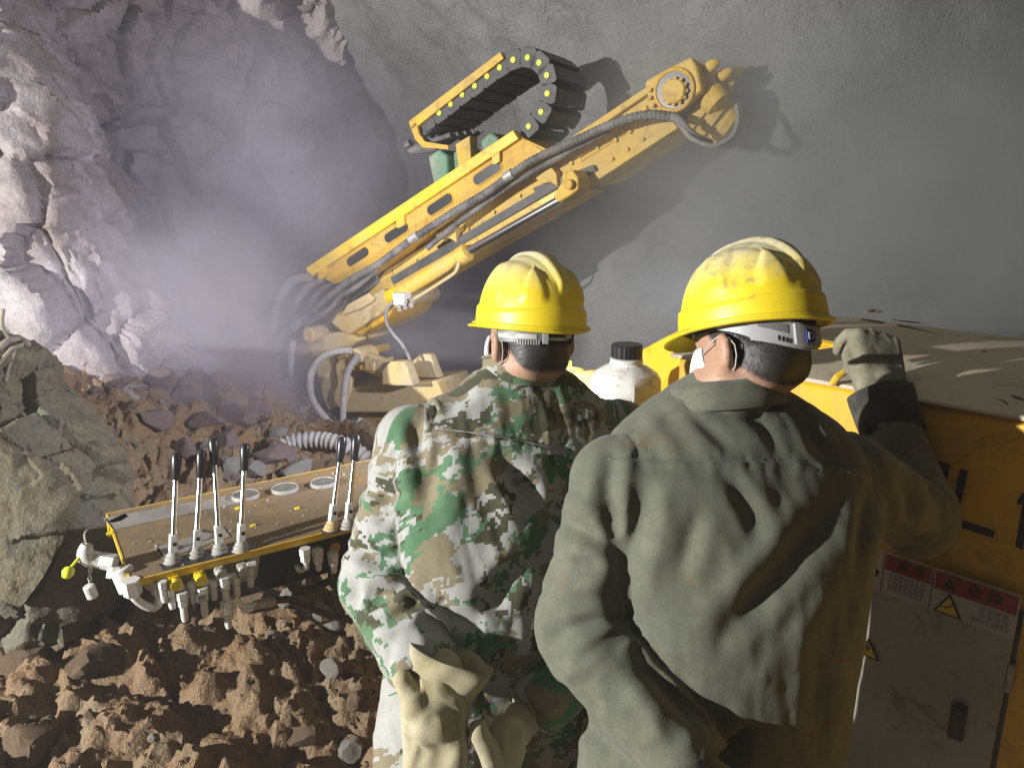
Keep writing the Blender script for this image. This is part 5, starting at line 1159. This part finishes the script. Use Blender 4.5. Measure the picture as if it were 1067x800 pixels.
def build_person(label, hd, neck, rows_px, yaw, arms_px, folds, seam, mat, hairm, helm, trousers, seed, hsc=1.0, hline=0.112, feet_gap=0.11):
    e1 = np.array([math.cos(yaw), math.sin(yaw), 0])
    rows = []
    for py, cpx, half, d, b in rows_px:
        p = P(cpx, py, d); rows.append((p[2], p[0], p[1], half * d / FPX, b))
    rows.sort(); arms = [([P(*q) for q in pts], rad) for pts, rad in arms_px]
    base = np.array([rows[0][1], rows[0][2] + 0.02, 0.0]); pr = thing('person', label, 'person', base)
    fw = np.array([-e1[1], e1[0], 0])
    hip = np.array([rows[0][1], rows[0][2], 0.86]); legs = []
    for s in (-1, 1):
        hp = hip + e1 * s * 0.095; foot = np.array([base[0], base[1], 0.0]) + e1 * s * feet_gap
        legs.append((hp, 0.5 * (hp + foot) + fw * 0.02 + Z * 0.04, foot + Z * 0.09))
    nk = np.asarray(neck)
    def body_fn(X):
        d = head_sdf(hd, nk, X)
        d = smin(d, torso_sdf(X, [r_ for r_ in rows], e1, -0.045), 0.03)
        for pts, rad in arms:
            d = smin(d, capsule(X, pts[0], pts[1], 0.045, 0.038), 0.03)
            for k in range(1, len(pts) - 1): d = smin(d, capsule(X, pts[k], pts[k + 1], 0.038, 0.026), 0.02)
        for a, b, c in legs:
            d = smin(d, capsule(X, a, b, 0.075, 0.052), 0.04); d = smin(d, capsule(X, b, c, 0.052, 0.038), 0.02)
        return d
    pts = np.array([hd.w(x, y, z) for x in (-0.12, 0.13) for y in (-0.11, 0.11) for z in (-0.2, 0.13)] + [q for a_, _ in arms for q in a_] + [c for l in legs for c in l])
    V, F = sdf_mesh(lambda X: body_fn(X), pts.min(0) - 0.13, pts.max(0) + 0.06, 0.0085)
    # finer head and neck
    hp_ = np.array([hd.w(x, y, z) for x in (-0.12, 0.135) for y in (-0.105, 0.105) for z in (-0.185, 0.12)]); 
    body = mk('body', (V, F), 'skin', pr, org=base, smooth=180)
    q = hd.loc(V); hm = sst(-0.053 - hline, -0.003 - hline, q[:, 2] - 1.0 * np.clip(q[:, 0] + 0.075, 0, 1)) * sst(0.075, 0.02, q[:, 0]) * (np.abs(q[:, 1]) < 0.086)
    a = body.data.attributes.new('hairmask', 'FLOAT', 'POINT'); a.data.foreach_set('value', hm.astype(np.float32))
    # cropped hair: a shell over the skull that thins out at the nape
    def hair_fn(X):
        q = hd.loc(X); line = q[:, 2] + hline - 1.05 * np.clip(q[:, 0] + 0.070, 0, 1); th = 0.0055 * sst(0.0, 0.05, line) - 0.0025
        d = ellipsoid(q, (-0.006, 0, -0.012), np.eye(3), (0.101, 0.0815, 0.118)) - th
        ear = ellipsoid(q, (-0.010, 0.085, -0.068), np.eye(3), (0.013, 0.030, 0.027)); ear2 = ellipsoid(q, (-0.010, -0.085, -0.068), np.eye(3), (0.013, 0.030, 0.027))
        return np.maximum(np.maximum(np.maximum(d, -line), -ear), -ear2)
    Vh, Fh = sdf_mesh(hair_fn, hp_.min(0) - 0.02, hp_.max(0) + 0.02, 0.005)
    nn = vnormals(Vh, Fh); Vh = Vh + nn * (0.0022 * pnoise(Vh * 160, 5))[:, None]
    # short strands combed down over the shell
    rg = np.random.default_rng(seed); ns = 15000; fi = rg.integers(0, len(Fh), ns); wq_ = rg.dirichlet((1, 1, 1, 1), ns)
    ps = np.einsum('ij,ijk->ik', wq_, Vh[Fh[fi]]); nv = np.einsum('ij,ijk->ik', wq_, nn[Fh[fi]]); nv /= np.linalg.norm(nv, axis=1)[:, None]
    dn = -hd.U - 0.45 * hd.F + 0.55 * rg.normal(size=(ns, 3)); dn = dn - nv * np.einsum('ij,ij->i', dn, nv)[:, None]; dn /= np.linalg.norm(dn, axis=1)[:, None]
    sd_ = np.cross(nv, dn); ln_ = rg.uniform(0.007, 0.014, ns)[:, None]; w2 = rg.uniform(0.0004, 0.0007, ns)[:, None]
    out_ = np.einsum('ij,ij->i', nv, ps - hd.O) > 0
    sv_ = np.stack([ps - sd_ * w2, ps + sd_ * w2, ps + dn * ln_ * 0.6 + nv * 0.0022 + sd_ * w2 * 0.6, ps + dn * ln_ + nv * 0.0026], 1)[out_]
    m_ = len(sv_); Vh2 = np.concatenate([Vh, sv_.reshape(-1, 3)]); Fh2 = np.concatenate([Fh, len(Vh) + np.arange(m_ * 4).reshape(-1, 4)])
    mk('hair', (Vh2, Fh2), hairm, pr, base, 180)
    # face mask and its ear loops
    def mask_fn(X):
        q = hd.loc(X); d = smin(ellipsoid(q, (0.030, 0, -0.085), np.eye(3), (0.080, 0.080, 0.078)), ellipsoid(q, (0.092, 0, -0.10), np.eye(3), (0.034, 0.036, 0.045)), 0.03)
        lim = np.maximum(np.maximum(0.036 + 0.35 * np.abs(q[:, 2] + 0.095) - q[:, 0], q[:, 2] + 0.050), -0.152 - q[:, 2])
        return np.maximum(np.abs(d) - 0.0035, lim)
    Vm, Fm = sdf_mesh(mask_fn, hp_.min(0) - 0.03, hp_.max(0) + 0.03, 0.004)
    mo = mk('face_mask', (relax(Vm, Fm, 2), Fm), 'mask', pr, base, 180)
    for sy in (-1, 1):
        mk('ear_loop', tube([hd.w(0.046, 0.076 * sy, -0.066), hd.w(0.015, 0.090 * sy, -0.050), hd.w(-0.014, 0.094 * sy, -0.042), hd.w(-0.033, 0.088 * sy, -0.060), hd.w(-0.026, 0.083 * sy, -0.095), hd.w(0.004, 0.079 * sy, -0.118), hd.w(0.042, 0.072 * sy, -0.132)], 0.0012, 6), 'white_print', mo, base, 180)
    j = jacket('jacket', rows, e1, arms, folds, mat, pr, base, seed, seam)
    # trousers and boots
    def tr_fn(X):
        d = ellipsoid(X, hip + Z * 0.02, np.stack([e1, fw, Z]), (0.185, 0.145, 0.16))
        for a_, b_, c_ in legs: d = smin(d, smin(capsule(X, a_, b_, 0.105, 0.080), capsule(X, b_, c_ + Z * 0.02, 0.080, 0.072), 0.02), 0.03)
        return d
    lp = np.array([c for l in legs for c in l]); Vt, Ft = sdf_mesh(tr_fn, lp.min(0) - 0.15, lp.max(0) + 0.2, 0.012)
    nt_ = vnormals(Vt, Ft); Vt = Vt + nt_ * (0.012 * (1 - 2.2 * np.abs(pnoise(Vt * np.array([6, 6, 12]), 8))))[:, None]
    to = mk('trousers', (Vt, Ft), trousers, pr, base, 180); set_attr(to, 'cuv', np.stack([(Vt - base) @ e1, Vt[:, 2], 0 * Vt[:, 0]], 1))
    for a_, b_, c_ in legs:
        Vb, Fb = sdf_mesh(lambda X: np.maximum(smin(capsule(X, c_ + Z * 0.12, c_ - Z * 0.03, 0.062, 0.056), capsule(X, c_ - Z * 0.045 - fw * 0.03, c_ - Z * 0.05 + fw * 0.17, 0.05, 0.045), 0.03), 0.0 - X[:, 2]), c_ - 0.27, c_ + 0.27, 0.012)
        mk('boot', (Vb, Fb), 'boot', pr, base, 180)
    hl = helmet(hd, pr, base, helm, None, seed, hsc)
    return pr, base, e1, fw, rows, arms, hl, j

# ------------------------------------------------------------------ left man: camouflage jacket
hdL = Head(P(553, 327, 1.60), R(31), R(5), R(-5))
neckL = P(543, 392, 1.63)
rowsL = [(392, 543, 50, 1.635, 0.070), (410, 541, 74, 1.63, 0.092), (430, 537, 100, 1.62, 0.115), (460, 532, 124, 1.61, 0.138), (520, 530, 123, 1.61, 0.152), (600, 526, 116, 1.63, 0.152), (680, 516, 112, 1.67, 0.152), (760, 506, 112, 1.72, 0.155), (880, 504, 112, 1.78, 0.155)]
armsL = [([(430, 460, 1.57), (398, 606, 1.55), (440, 692, 1.44)], (0.072, 0.070, 0.060)), ([(645, 455, 1.70), (668, 620, 1.70), (560, 735, 1.50)], (0.080, 0.070, 0.054))]
foldsL = [([(462, 452), (452, 490), (440, 535)], 12, -0.020), ([(478, 455), (482, 500), (470, 560)], 12, 0.010), ([(515, 470), (535, 500), (558, 540)], 13, -0.016), ([(500, 475), (523, 515), (540, 560)], 10, 0.012),
          ([(428, 430), (438, 470), (438, 520)], 9, -0.016), ([(375, 505), (405, 517), (432, 512)], 8, -0.013), ([(368, 566), (395, 585), (425, 572)], 9, -0.014), ([(364, 610), (392, 628), (430, 610)], 9, -0.012), ([(385, 655), (420, 640), (440, 620)], 8, -0.012),
          ([(370, 540), (400, 548), (425, 540)], 8, 0.008), ([(560, 560), (530, 600), (490, 650)], 14, -0.013), ([(450, 560), (480, 600), (500, 650)], 14, 0.010), ([(440, 600), (470, 640), (520, 660)], 10, -0.012), ([(590, 500), (570, 560), (560, 620)], 14, -0.012),
          ([(470, 410), (450, 425), (436, 445)], 10, 0.008), ([(500, 400), (470, 425), (455, 440)], 9, -0.007)]
seamL = [[(452, 446), (500, 452), (550, 461), (600, 473)]]
pL, bL, e1L, fwL, rL, aL, hlL, jL = build_person('person in pixel camouflage jacket and yellow helmet, hands behind the back', hdL, neckL, rowsL, R(20), armsL, foldsL, seamL, 'camo', 'hair_black', 'helmet_clean', 'camo', 4, 0.97, 0.088)
# ------------------------------------------------------------------ right man: olive jacket, hand on the rig
hdR = Head(P(781, 328, 1.30), R(36), R(18), R(-8))
neckR = P(760, 404, 1.315)
rowsR = [(404, 757, 56, 1.315, 0.066), (422, 757, 84, 1.31, 0.090), (442, 760, 112, 1.30, 0.113), (472, 765, 144, 1.295, 0.138), (540, 770, 143, 1.295, 0.158), (620, 766, 132, 1.31, 0.160), (700, 754, 129, 1.33, 0.160), (800, 737, 134, 1.37, 0.165), (900, 737, 138, 1.43, 0.165)]
armsR = [([(640, 500, 1.25), (607, 655, 1.25), (716, 794, 1.14)], (0.068, 0.066, 0.055)), ([(890, 496, 1.33), (958, 540, 1.49), (921, 418, 1.60)], (0.066, 0.057, 0.046))]
foldsR = [([(640, 462), (634, 510), (640, 560), (652, 610)], 10, -0.018), ([(676, 486), (668, 530), (655, 575), (640, 620)], 13, -0.010), ([(654, 470), (652, 520), (652, 570)], 7, 0.012), ([(700, 484), (693, 540), (680, 600), (664, 650)], 13, 0.010), ([(730, 520), (720, 560), (706, 610)], 11, -0.007), ([(742, 486), (764, 505), (784, 536), (790, 570)], 11, -0.006),
          ([(876, 510), (850, 552), (806, 606), (757, 660), (735, 690)], 15, -0.010), ([(890, 540), (860, 610), (815, 680), (790, 730)], 18, 0.006), ([(845, 500), (795, 570), (740, 630), (715, 660)], 13, 0.008), ([(715, 428), (740, 448), (768, 476)], 8, -0.004), ([(765, 424), (795, 444), (812, 474)], 9, -0.004), ([(694, 430), (676, 452), (655, 472)], 8, 0.006), ([(840, 440), (850, 465), (870, 480)], 8, -0.006),
          ([(575, 538), (610, 552), (645, 578)], 9, -0.016), ([(570, 670), (600, 652), (645, 640)], 8, -0.018), ([(565, 610), (600, 614), (645, 598)], 10, 0.010), ([(575, 702), (620, 690), (655, 702)], 10, 0.010), ([(585, 728), (625, 768), (675, 804)], 10, -0.017), ([(635, 685), (675, 738), (705, 790)], 11, 0.012), ([(655, 684), (690, 718), (725, 762)], 8, -0.012), ([(578, 515), (605, 522), (638, 545)], 7, 0.008),
          ([(580, 590), (615, 586), (646, 598)], 6, -0.010), ([(885, 600), (858, 680), (842, 800)], 18, -0.005), ([(905, 495), (900, 540), (890, 600)], 10, -0.010), ([(930, 485), (945, 518), (950, 560)], 8, -0.010), ([(920, 540), (945, 558), (980, 566)], 7, -0.010)]
seamR = [[(632, 478), (700, 480), (780, 481), (860, 483), (916, 491)], [(702, 414), (740, 418), (790, 416)]]
pR, bR, e1R, fwR, rR, aR, hlR, jR = build_person('person in plain olive work jacket and grimy yellow helmet, one hand on the rig cover', hdR, neckR, rowsR, R(14), armsR, foldsR, seamR, 'olive', 'hair_grey', 'helmet_dirty', 'trousers_olive', 9, 0.96)

def collar(hd, c, axis, sx, sy, hgt, mat, pr, base, jo, seed, flap):
    prof = [(1.00, -0.030), (0.97, hgt * 0.5), (0.97, hgt), (1.01, hgt + 0.004)] + ([(1.06, hgt * 0.75), (1.14, hgt * 0.25), (1.20, -0.012)] if flap else [(1.03, hgt)])
    o = mk('collar', ring_sheet(c, axis, e1L, prof, sx, sy, 80, 0.018, seed), mat, pr, base, 180); solid(o, 0.0045)
    v = np.array([x.co[:] for x in o.data.vertices]); set_attr(o, 'cuv', np.stack([v[:, 0], v[:, 2] + 1.3, 0 * v[:, 0]], 1)); return o
collar(hdL, P(543, 389, 1.632), np.array([0.02, 0.30, 1.0]), 0.086, 0.080, 0.030, 'camo', pL, bL, jL, 1, False)
collar(hdR, P(755, 417, 1.305), np.array([-0.10, 0.26, 1.0]), 0.088, 0.084, 0.030, 'olive', pR, bR, jR, 2, True)

# helmet straps: left man's plain grey nape band with a white buckle
def hp(name, g, mat, hl, base, smooth=40, bevel=0.0): return mk(name, g, mat, hl, base, smooth, bevel)
hp('nape_band', arc_band(hdL, R(98), R(158), lambda t: -0.044 + 0.004 * t, lambda t: 0.0125 * (0.6 + 0.4 * sst(0, .12, t)), 0.113, 0.093), 'grey_plastic', hlL, bL)
hp('strap_slot', arc_band(hdL, R(103), R(150), lambda t: -0.042, lambda t: 0.0050, 0.1166, 0.0958, th=0.0008), 'steel', hlL, bL)
hp('buckle', arc_band(hdL, R(157), R(163), lambda t: -0.038, lambda t: 0.018, 0.116, 0.096, 6, 0.005), 'light_plastic', hlL, bL)
hp('buckle', arc_band(hdL, R(186), R(196), lambda t: -0.036 + 0.004 * t, lambda t: 0.012, 0.116, 0.096, 6, 0.004), 'light_plastic', hlL, bL)
hp('nape_band', arc_band(hdL, R(163), R(190), lambda t: -0.046, lambda t: 0.0035, 0.114, 0.094, 8), 'light_plastic', hlL, bL)
for k in range(9): hp('ratchet_tooth', arc_band(hdL, R(128 + 3.0 * k), R(129.3 + 3.0 * k), lambda t: -0.054, lambda t: 0.0045, 0.1165, 0.0958, 3, 0.002), 'light_plastic', hlL, bL)
# right man's wide pale ratchet plate with a blue emblem
ZR = lambda p: -0.022 - 0.034 * sst(100, 178, p)
hp('nape_band', arc_band(hdR, R(92), R(122), lambda t: ZR(92 + 30 * t), lambda t: 0.009 + 0.016 * t, 0.113, 0.093), 'light_plastic', hlR, bR)
hp('ratchet_plate', arc_band(hdR, R(121), R(186), lambda t: ZR(121 + 65 * t) - 0.004, lambda t: 0.025 - 0.006 * t, 0.115, 0.095, 30, 0.004), 'light_plastic', hlR, bR)
hp('strap_slot', arc_band(hdR, R(128), R(152), lambda t: ZR(128 + 24 * t) + 0.002, lambda t: 0.007, 0.1192, 0.0988, 12, 0.0008), 'grey_plastic', hlR, bR)
hp('ratchet_hub', arc_band(hdR, R(157), R(184), lambda t: ZR(157 + 27 * t) - 0.004, lambda t: 0.0165, 0.1190, 0.0988, 14, 0.006), 'light_plastic', hlR, bR)
for k in range(7):
    a = 124 + 4.2 * k; hp('ratchet_tooth', arc_band(hdR, R(a), R(a + 1.6), lambda t: ZR(a) + 0.018, lambda t: 0.0045, 0.1190, 0.0985, 3, 0.001), 'black', hlR, bR)
for k in range(4):
    a = 143 + 3.2 * k; hp('ratchet_tooth', arc_band(hdR, R(a), R(a + 1.4), lambda t: ZR(a) - 0.017, lambda t: 0.0040, 0.1190, 0.0985, 3, 0.001), 'black', hlR, bR)
a = R(171); pe = hdR.w(0.1258 * math.cos(a), 0.1055 * math.sin(a), ZR(171) - 0.004)
nrm = hdR.F * (math.cos(a) / 0.1258) + hdR.L * (math.sin(a) / 0.1055); nrm /= np.linalg.norm(nrm); ue = hdR.U - nrm * (hdR.U @ nrm); ue /= np.linalg.norm(ue); re_ = np.cross(ue, nrm)
dsh = [(-0.0085, -0.0105), (0.002, -0.0105), (0.0075, -0.0075), (0.0095, 0), (0.0075, 0.0075), (0.002, 0.0105), (-0.0085, 0.0105)]
hp('emblem', prism([pe + re_ * x + ue * y for x, y in dsh], nrm * 0.0015), 'blue', hlR, bR, 0)
hp('emblem_letter', text_geo('D', 0.0165, pe + nrm * 0.0022 - re_ * 0.0005, re_, ue, 0.0006), 'white_print', hlR, bR, 0)
hp('nape_band', arc_band(hdR, R(186), R(262), lambda t: ZR(178) - 0.004 + 0.03 * t, lambda t: 0.014, 0.114, 0.094), 'lining', hlR, bR)

# ------------------------------------------------------------------ gloves
def hand_geo(wr, kn_, lat, nor, spread=1.0, curl=0.0, hres=0.0038, fat=1.0, thumb='left', flat=0.019):
    """gloved hand: wr wrist, kn_ knuckle line centre, lat towards the little finger, nor out of the back of the hand"""
    ax = kn_ - wr; Ln = np.linalg.norm(ax); ax = ax / Ln; lat = lat - ax * (lat @ ax); lat /= np.linalg.norm(lat); nor = np.cross(ax, lat) * np.sign(np.cross(ax, lat) @ nor)
    Am = np.stack([ax, lat, nor])
    def pt(a, l, n): return wr + ax * a + lat * l + nor * n
    offs = np.array([-0.033, -0.0115, 0.0105, 0.031]) * spread; lens = np.array([0.92, 1.0, 0.95, 0.78]); kb = np.array([-0.004, 0.002, 0.0, -0.008])
    chains = []
    for o_, l_, b_ in zip(offs, lens, kb):
        k0 = pt(Ln + b_, o_, 0.006); a1, a2, a3 = curl, curl * 1.75, curl * 2.35
        d = lambda q_: ax * math.cos(q_) - nor * math.sin(q_)
        k1 = k0 + d(a1) * 0.043 * l_; k2 = k1 + d(a2) * 0.029 * l_ + lat * o_ * 0.05; k3 = k2 + d(a3) * 0.023 * l_
        chains.append((k0, k1, k2, k3))
    t0 = pt(0.028, -0.030, -0.010); t1 = pt(0.058, -0.056, -0.016); t2 = pt(0.085, -0.060, -0.016); t3 = pt(0.106, -0.053, -0.018)
    def fn(X):
        q = (X - pt(Ln * 0.52, 0, -0.002)) @ Am.T; e = np.abs(q) - np.array([Ln * 0.42, 0.030 * spread, 0.004])
        d = np.linalg.norm(np.maximum(e, 0), axis=1) + np.minimum(e.max(1), 0) - flat * fat * 0.9
        d = smin(d, capsule(X, wr - ax * 0.02, pt(0.02, 0, 0), 0.030 * fat, 0.032 * fat), 0.02)
        for k0, k1, k2, k3 in chains:
            f_ = np.minimum(np.minimum(capsule(X, k0, k1, 0.0125 * fat, 0.0115 * fat), capsule(X, k1, k2, 0.0115 * fat, 0.0105 * fat)), capsule(X, k2, k3, 0.0105 * fat, 0.009 * fat))
            d = smin(d, f_, 0.006)
        th = smin(capsule(X, t0, t1, 0.016 * fat, 0.0135 * fat), smin(capsule(X, t1, t2, 0.0135 * fat, 0.0125 * fat), capsule(X, t2, t3, 0.0125 * fat, 0.0105 * fat), 0.004), 0.006)
        return smin(d, th, 0.010)
    al = np.array([q for c in chains for q in c] + [wr - ax * 0.03, t2, t3]); V, F = sdf_mesh(fn, al.min(0) - 0.05, al.max(0) + 0.05, hres)
    n = vnormals(V, F); V = V + n * (0.0016 * fbm(V * 60, 3, 3))[:, None]
    return (relax(V, F, 1), F)
# right man's knit glove, fingers hooked over the far side of the lid edge, knuckles up
wR = P(919, 410, 1.60); kR = P(911, 352, 1.655)
gR = mk('knit_glove', hand_geo(wR, kR, np.array([1.0, 0.25, -0.1]), -FWD, 1.36, R(62), fat=1.12), 'knit', pR, bR, 180)
axr = kR - wR; axr /= np.linalg.norm(axr)
solid(mk('glove_cuff', ring_sheet(wR - axr * 0.012, axr, RT, [(0.036, -0.015), (0.038, 0.0), (0.039, 0.012), (0.037, 0.016)], 1.15, 0.95, 60, 0.02, 3), 'knit', gR, bR, 180), 0.003)
ae = aR[1][0]; axc = ae[-1] - ae[-2]; axc /= np.linalg.norm(axc)
solid(mk('sleeve_cuff', ring_sheet(ae[-1] - axc * 0.060, axc, RT, [(0.062, -0.015), (0.064, 0.02), (0.066, 0.06), (0.067, 0.078), (0.060, 0.078), (0.056, 0.05)], 1.0, 0.95, 72, 0.030, 5), 'shaded_cloth', jR, bR, 180), 0.003)
# right man's other cuff, buttoned, behind his back
al = aR[0][0]; axl = al[-1] - al[-2]; axl /= np.linalg.norm(axl)
cf = solid(mk('sleeve_cuff', ring_sheet(al[-1] - axl * 0.035, axl, RT, [(0.060, -0.012), (0.062, 0.02), (0.063, 0.052), (0.058, 0.053), (0.056, 0.03)], 1.0, 0.95, 72, 0.028, 7), 'olive', jR, bR, 180), 0.003)
mk('cuff_button', lathe(P(728, 794, 1.06), -FWD, [(0.0055, 0), (0.006, 0.0015), (0.004, 0.003)], 14), 'black', jR, bR)
hL_ = al[-1]; mk('knit_glove', hand_geo(hL_ + axl * 0.01, hL_ + axl * 0.10, np.array([0.2, 0, -1.0]), -FWD, 1.0, R(28), 0.0055, 1.05), 'knit', pR, bR, 180)
# left man's canvas gloves: flared gauntlet, broad palm hanging down, thumb cocked outwards
CF = np.stack([RT, FWD, UP])
def flat(X, a, b, ra, rb, th, tilt=0.0):
    d = capsule(X, P(*a), P(*b), ra, rb); c_ = 0.5 * (P(*a) + P(*b)); q = (X - c_) @ CF.T
    return smin(-smin(-d, -(np.abs(q[:, 1] + tilt * q[:, 0]) - th), 0.012), d + 0.5, 0.001)
def gloveA(X):
    d = flat(X, (452, 742, 1.385), (456, 840, 1.41), 0.058, 0.056, 0.024, 0.1)
    d = smin(d, capsule(X, P(447, 750, 1.375), P(433, 734, 1.368), 0.026, 0.022), 0.018)
    d = smin(d, capsule(X, P(433, 734, 1.368), P(419, 709, 1.375), 0.021, 0.0165), 0.006)
    d = smin(d, capsule(X, P(455, 700, 1.42), P(453, 750, 1.39), 0.045, 0.042), 0.02)
    for k, (x, l) in enumerate(((430, 905), (448, 915), (466, 912), (482, 895))): d = smin(d, capsule(X, P(x, 850, 1.41), P(x + 4, l, 1.40), 0.0185, 0.0155), 0.008)
    return d
def gloveB(X):
    d = flat(X, (527, 768, 1.42), (504, 850, 1.42), 0.038, 0.046, 0.020, -0.3)
    d = smin(d, capsule(X, P(550, 742, 1.52), P(522, 775, 1.44), 0.032, 0.034), 0.02)
    d = smin(d, capsule(X, P(512, 790, 1.40), P(497, 760, 1.385), 0.018, 0.0155), 0.01)
    for x, l in ((478, 905), (492, 912), (507, 910), (522, 898)): d = smin(d, capsule(X, P(x + 6, 850, 1.42), P(x, l, 1.41), 0.0175, 0.015), 0.008)
    return d
for fn_, lo_, hi_ in ((gloveA, (395, 930, 1.30), (515, 670, 1.52)), (gloveB, (460, 930, 1.30), (570, 715, 1.56))):
    c1, c2 = P(*lo_), P(*hi_); V, F = sdf_mesh(fn_, np.minimum(c1, c2) - 0.06, np.maximum(c1, c2) + 0.06, 0.0042); n = vnormals(V, F)
    V = V + n * (0.0026 * (1 - 2.4 * np.abs(pnoise(V * np.array([34, 34, 12]) + 0.4 * pnoise(V * 20, 3)[:, None], 6))) + 0.0015 * fbm(V * 80, 2, 4))[:, None]
    V0, F = sdf_mesh(fn_, np.minimum(c1, c2) - 0.06, np.maximum(c1, c2) + 0.06, 0.0042); n = vnormals(V0, F); X0 = V0 + n * (0.006 * (1 - 2.4 * np.abs(pnoise(V0 * np.array([24, 24, 11]) + 0.4 * pnoise(V0 * 18, 3)[:, None], 6))))[:, None]
    V = buckle(V0, X0, F, n, np.full(len(V0), 0.07), 40, -0.010, 0.009, 0.05)
    gl = mk('canvas_glove', (relax(V, F, 1, 0.3), F), 'canvas', pL, bL, 180)
    if fn_ is gloveA:
        ag = P(478, 672, 1.40) - P(455, 735, 1.40)
        solid(mk('gauntlet', ring_sheet(P(458, 720, 1.41), ag, RT, [(0.047, -0.025), (0.050, 0.0), (0.060, 0.028), (0.070, 0.055), (0.075, 0.072)], 1.12, 0.70, 80, 0.06, 2), 'canvas', gl, bL, 180), 0.003)

# ================================================================== AIR
hz, nt, bs = nodes('tunnel_haze'); nt.nodes.remove(bs); out = [n for n in nt.nodes if n.type == 'OUTPUT_MATERIAL'][0]
pv = nt.nodes.new('ShaderNodeVolumePrincipled'); pv.inputs['Color'].default_value = (0.86, 0.88, 0.92, 1); pv.inputs['Density'].default_value = 0.010; pv.inputs['Anisotropy'].default_value = 0.2
nt.links.new(pv.outputs[0], out.inputs['Volume'])
o = mk('haze', box((0, 2.2, 2.2), RT * 9, np.array([0, 7.6, 0]), Z * 3.9), hz, smooth=0, kind='stuff'); tag(o, 'thin even grey haze filling the whole tunnel', 'haze')
# drilling dust rolling off the face: a closed cloud with uneven density
def dust_mat(name, col, dens, soff):
    dm, nt, bs = nodes(name); nt.nodes.remove(bs); out = [n for n in nt.nodes if n.type == 'OUTPUT_MATERIAL'][0]
    tc = nt.nodes.new('ShaderNodeTexCoord'); ln = nt.nodes.new('ShaderNodeVectorMath'); ln.operation = 'LENGTH'; nt.links.new(tc.outputs['Object'], ln.inputs[0])
    mp = nt.nodes.new('ShaderNodeMapping'); mp.inputs['Location'].default_value = (soff, soff * 2, 0); nt.links.new(tc.outputs['Object'], mp.inputs[0])
    nz = tex(nt, 1.5, 4, 0.6, mp.outputs[0], 0.5)
    edge = nt.nodes.new('ShaderNodeMapRange'); edge.inputs[1].default_value = 0.98; edge.inputs[2].default_value = 0.20; nt.links.new(ln.outputs['Value'], edge.inputs[0])
    den = math_(nt, 'MULTIPLY', math_(nt, 'MULTIPLY', edge.outputs[0], math_(nt, 'MAXIMUM', math_(nt, 'SUBTRACT', nz.outputs[0], 0.27), 0.0)), dens)
    pv = nt.nodes.new('ShaderNodeVolumePrincipled'); pv.inputs['Color'].default_value = c4(col); pv.inputs['Anisotropy'].default_value = 0.1; nt.links.new(den, pv.inputs['Density'])
    nt.links.new(pv.outputs[0], out.inputs['Volume']); return dm
for at, sc, col, dens, lab in ((P(172, 375, 4.1), (1.05, 0.75, 1.0), (0.92, 0.89, 1.0), 10.0, 'thick lavender dust rolling over the spoil heap below the pale rock'), (P(270, 190, 4.6), (1.6, 0.8, 1.2), (0.90, 0.87, 1.0), 4.5, 'thin violet dust hanging before the dark rock face'),
                          (P(905, 205, 3.95), (2.0, 1.25, 1.4), (0.90, 0.94, 0.95), 10.0, 'grey dust drifting round the swivel head of the boom'), (P(430, 375, 5.0), (1.25, 0.6, 1.0), (0.92, 0.91, 0.98), 15.0, 'pale dust behind the foot of the boom')):
    bm = bmesh.new(); bmesh.ops.create_icosphere(bm, subdivisions=3, radius=1.0); me = bpy.data.meshes.new('dust_cloud'); bm.to_mesh(me); bm.free()
    me.materials.append(dust_mat('drilling_dust', col, dens, at[0]))
    dc = bpy.data.objects.new('dust_cloud', me); COL.objects.link(dc); dc.location = at; dc.scale = sc; dc['kind'] = 'stuff'; tag(dc, lab, 'dust')
print('OBJECTS BUILT', len(bpy.data.objects))
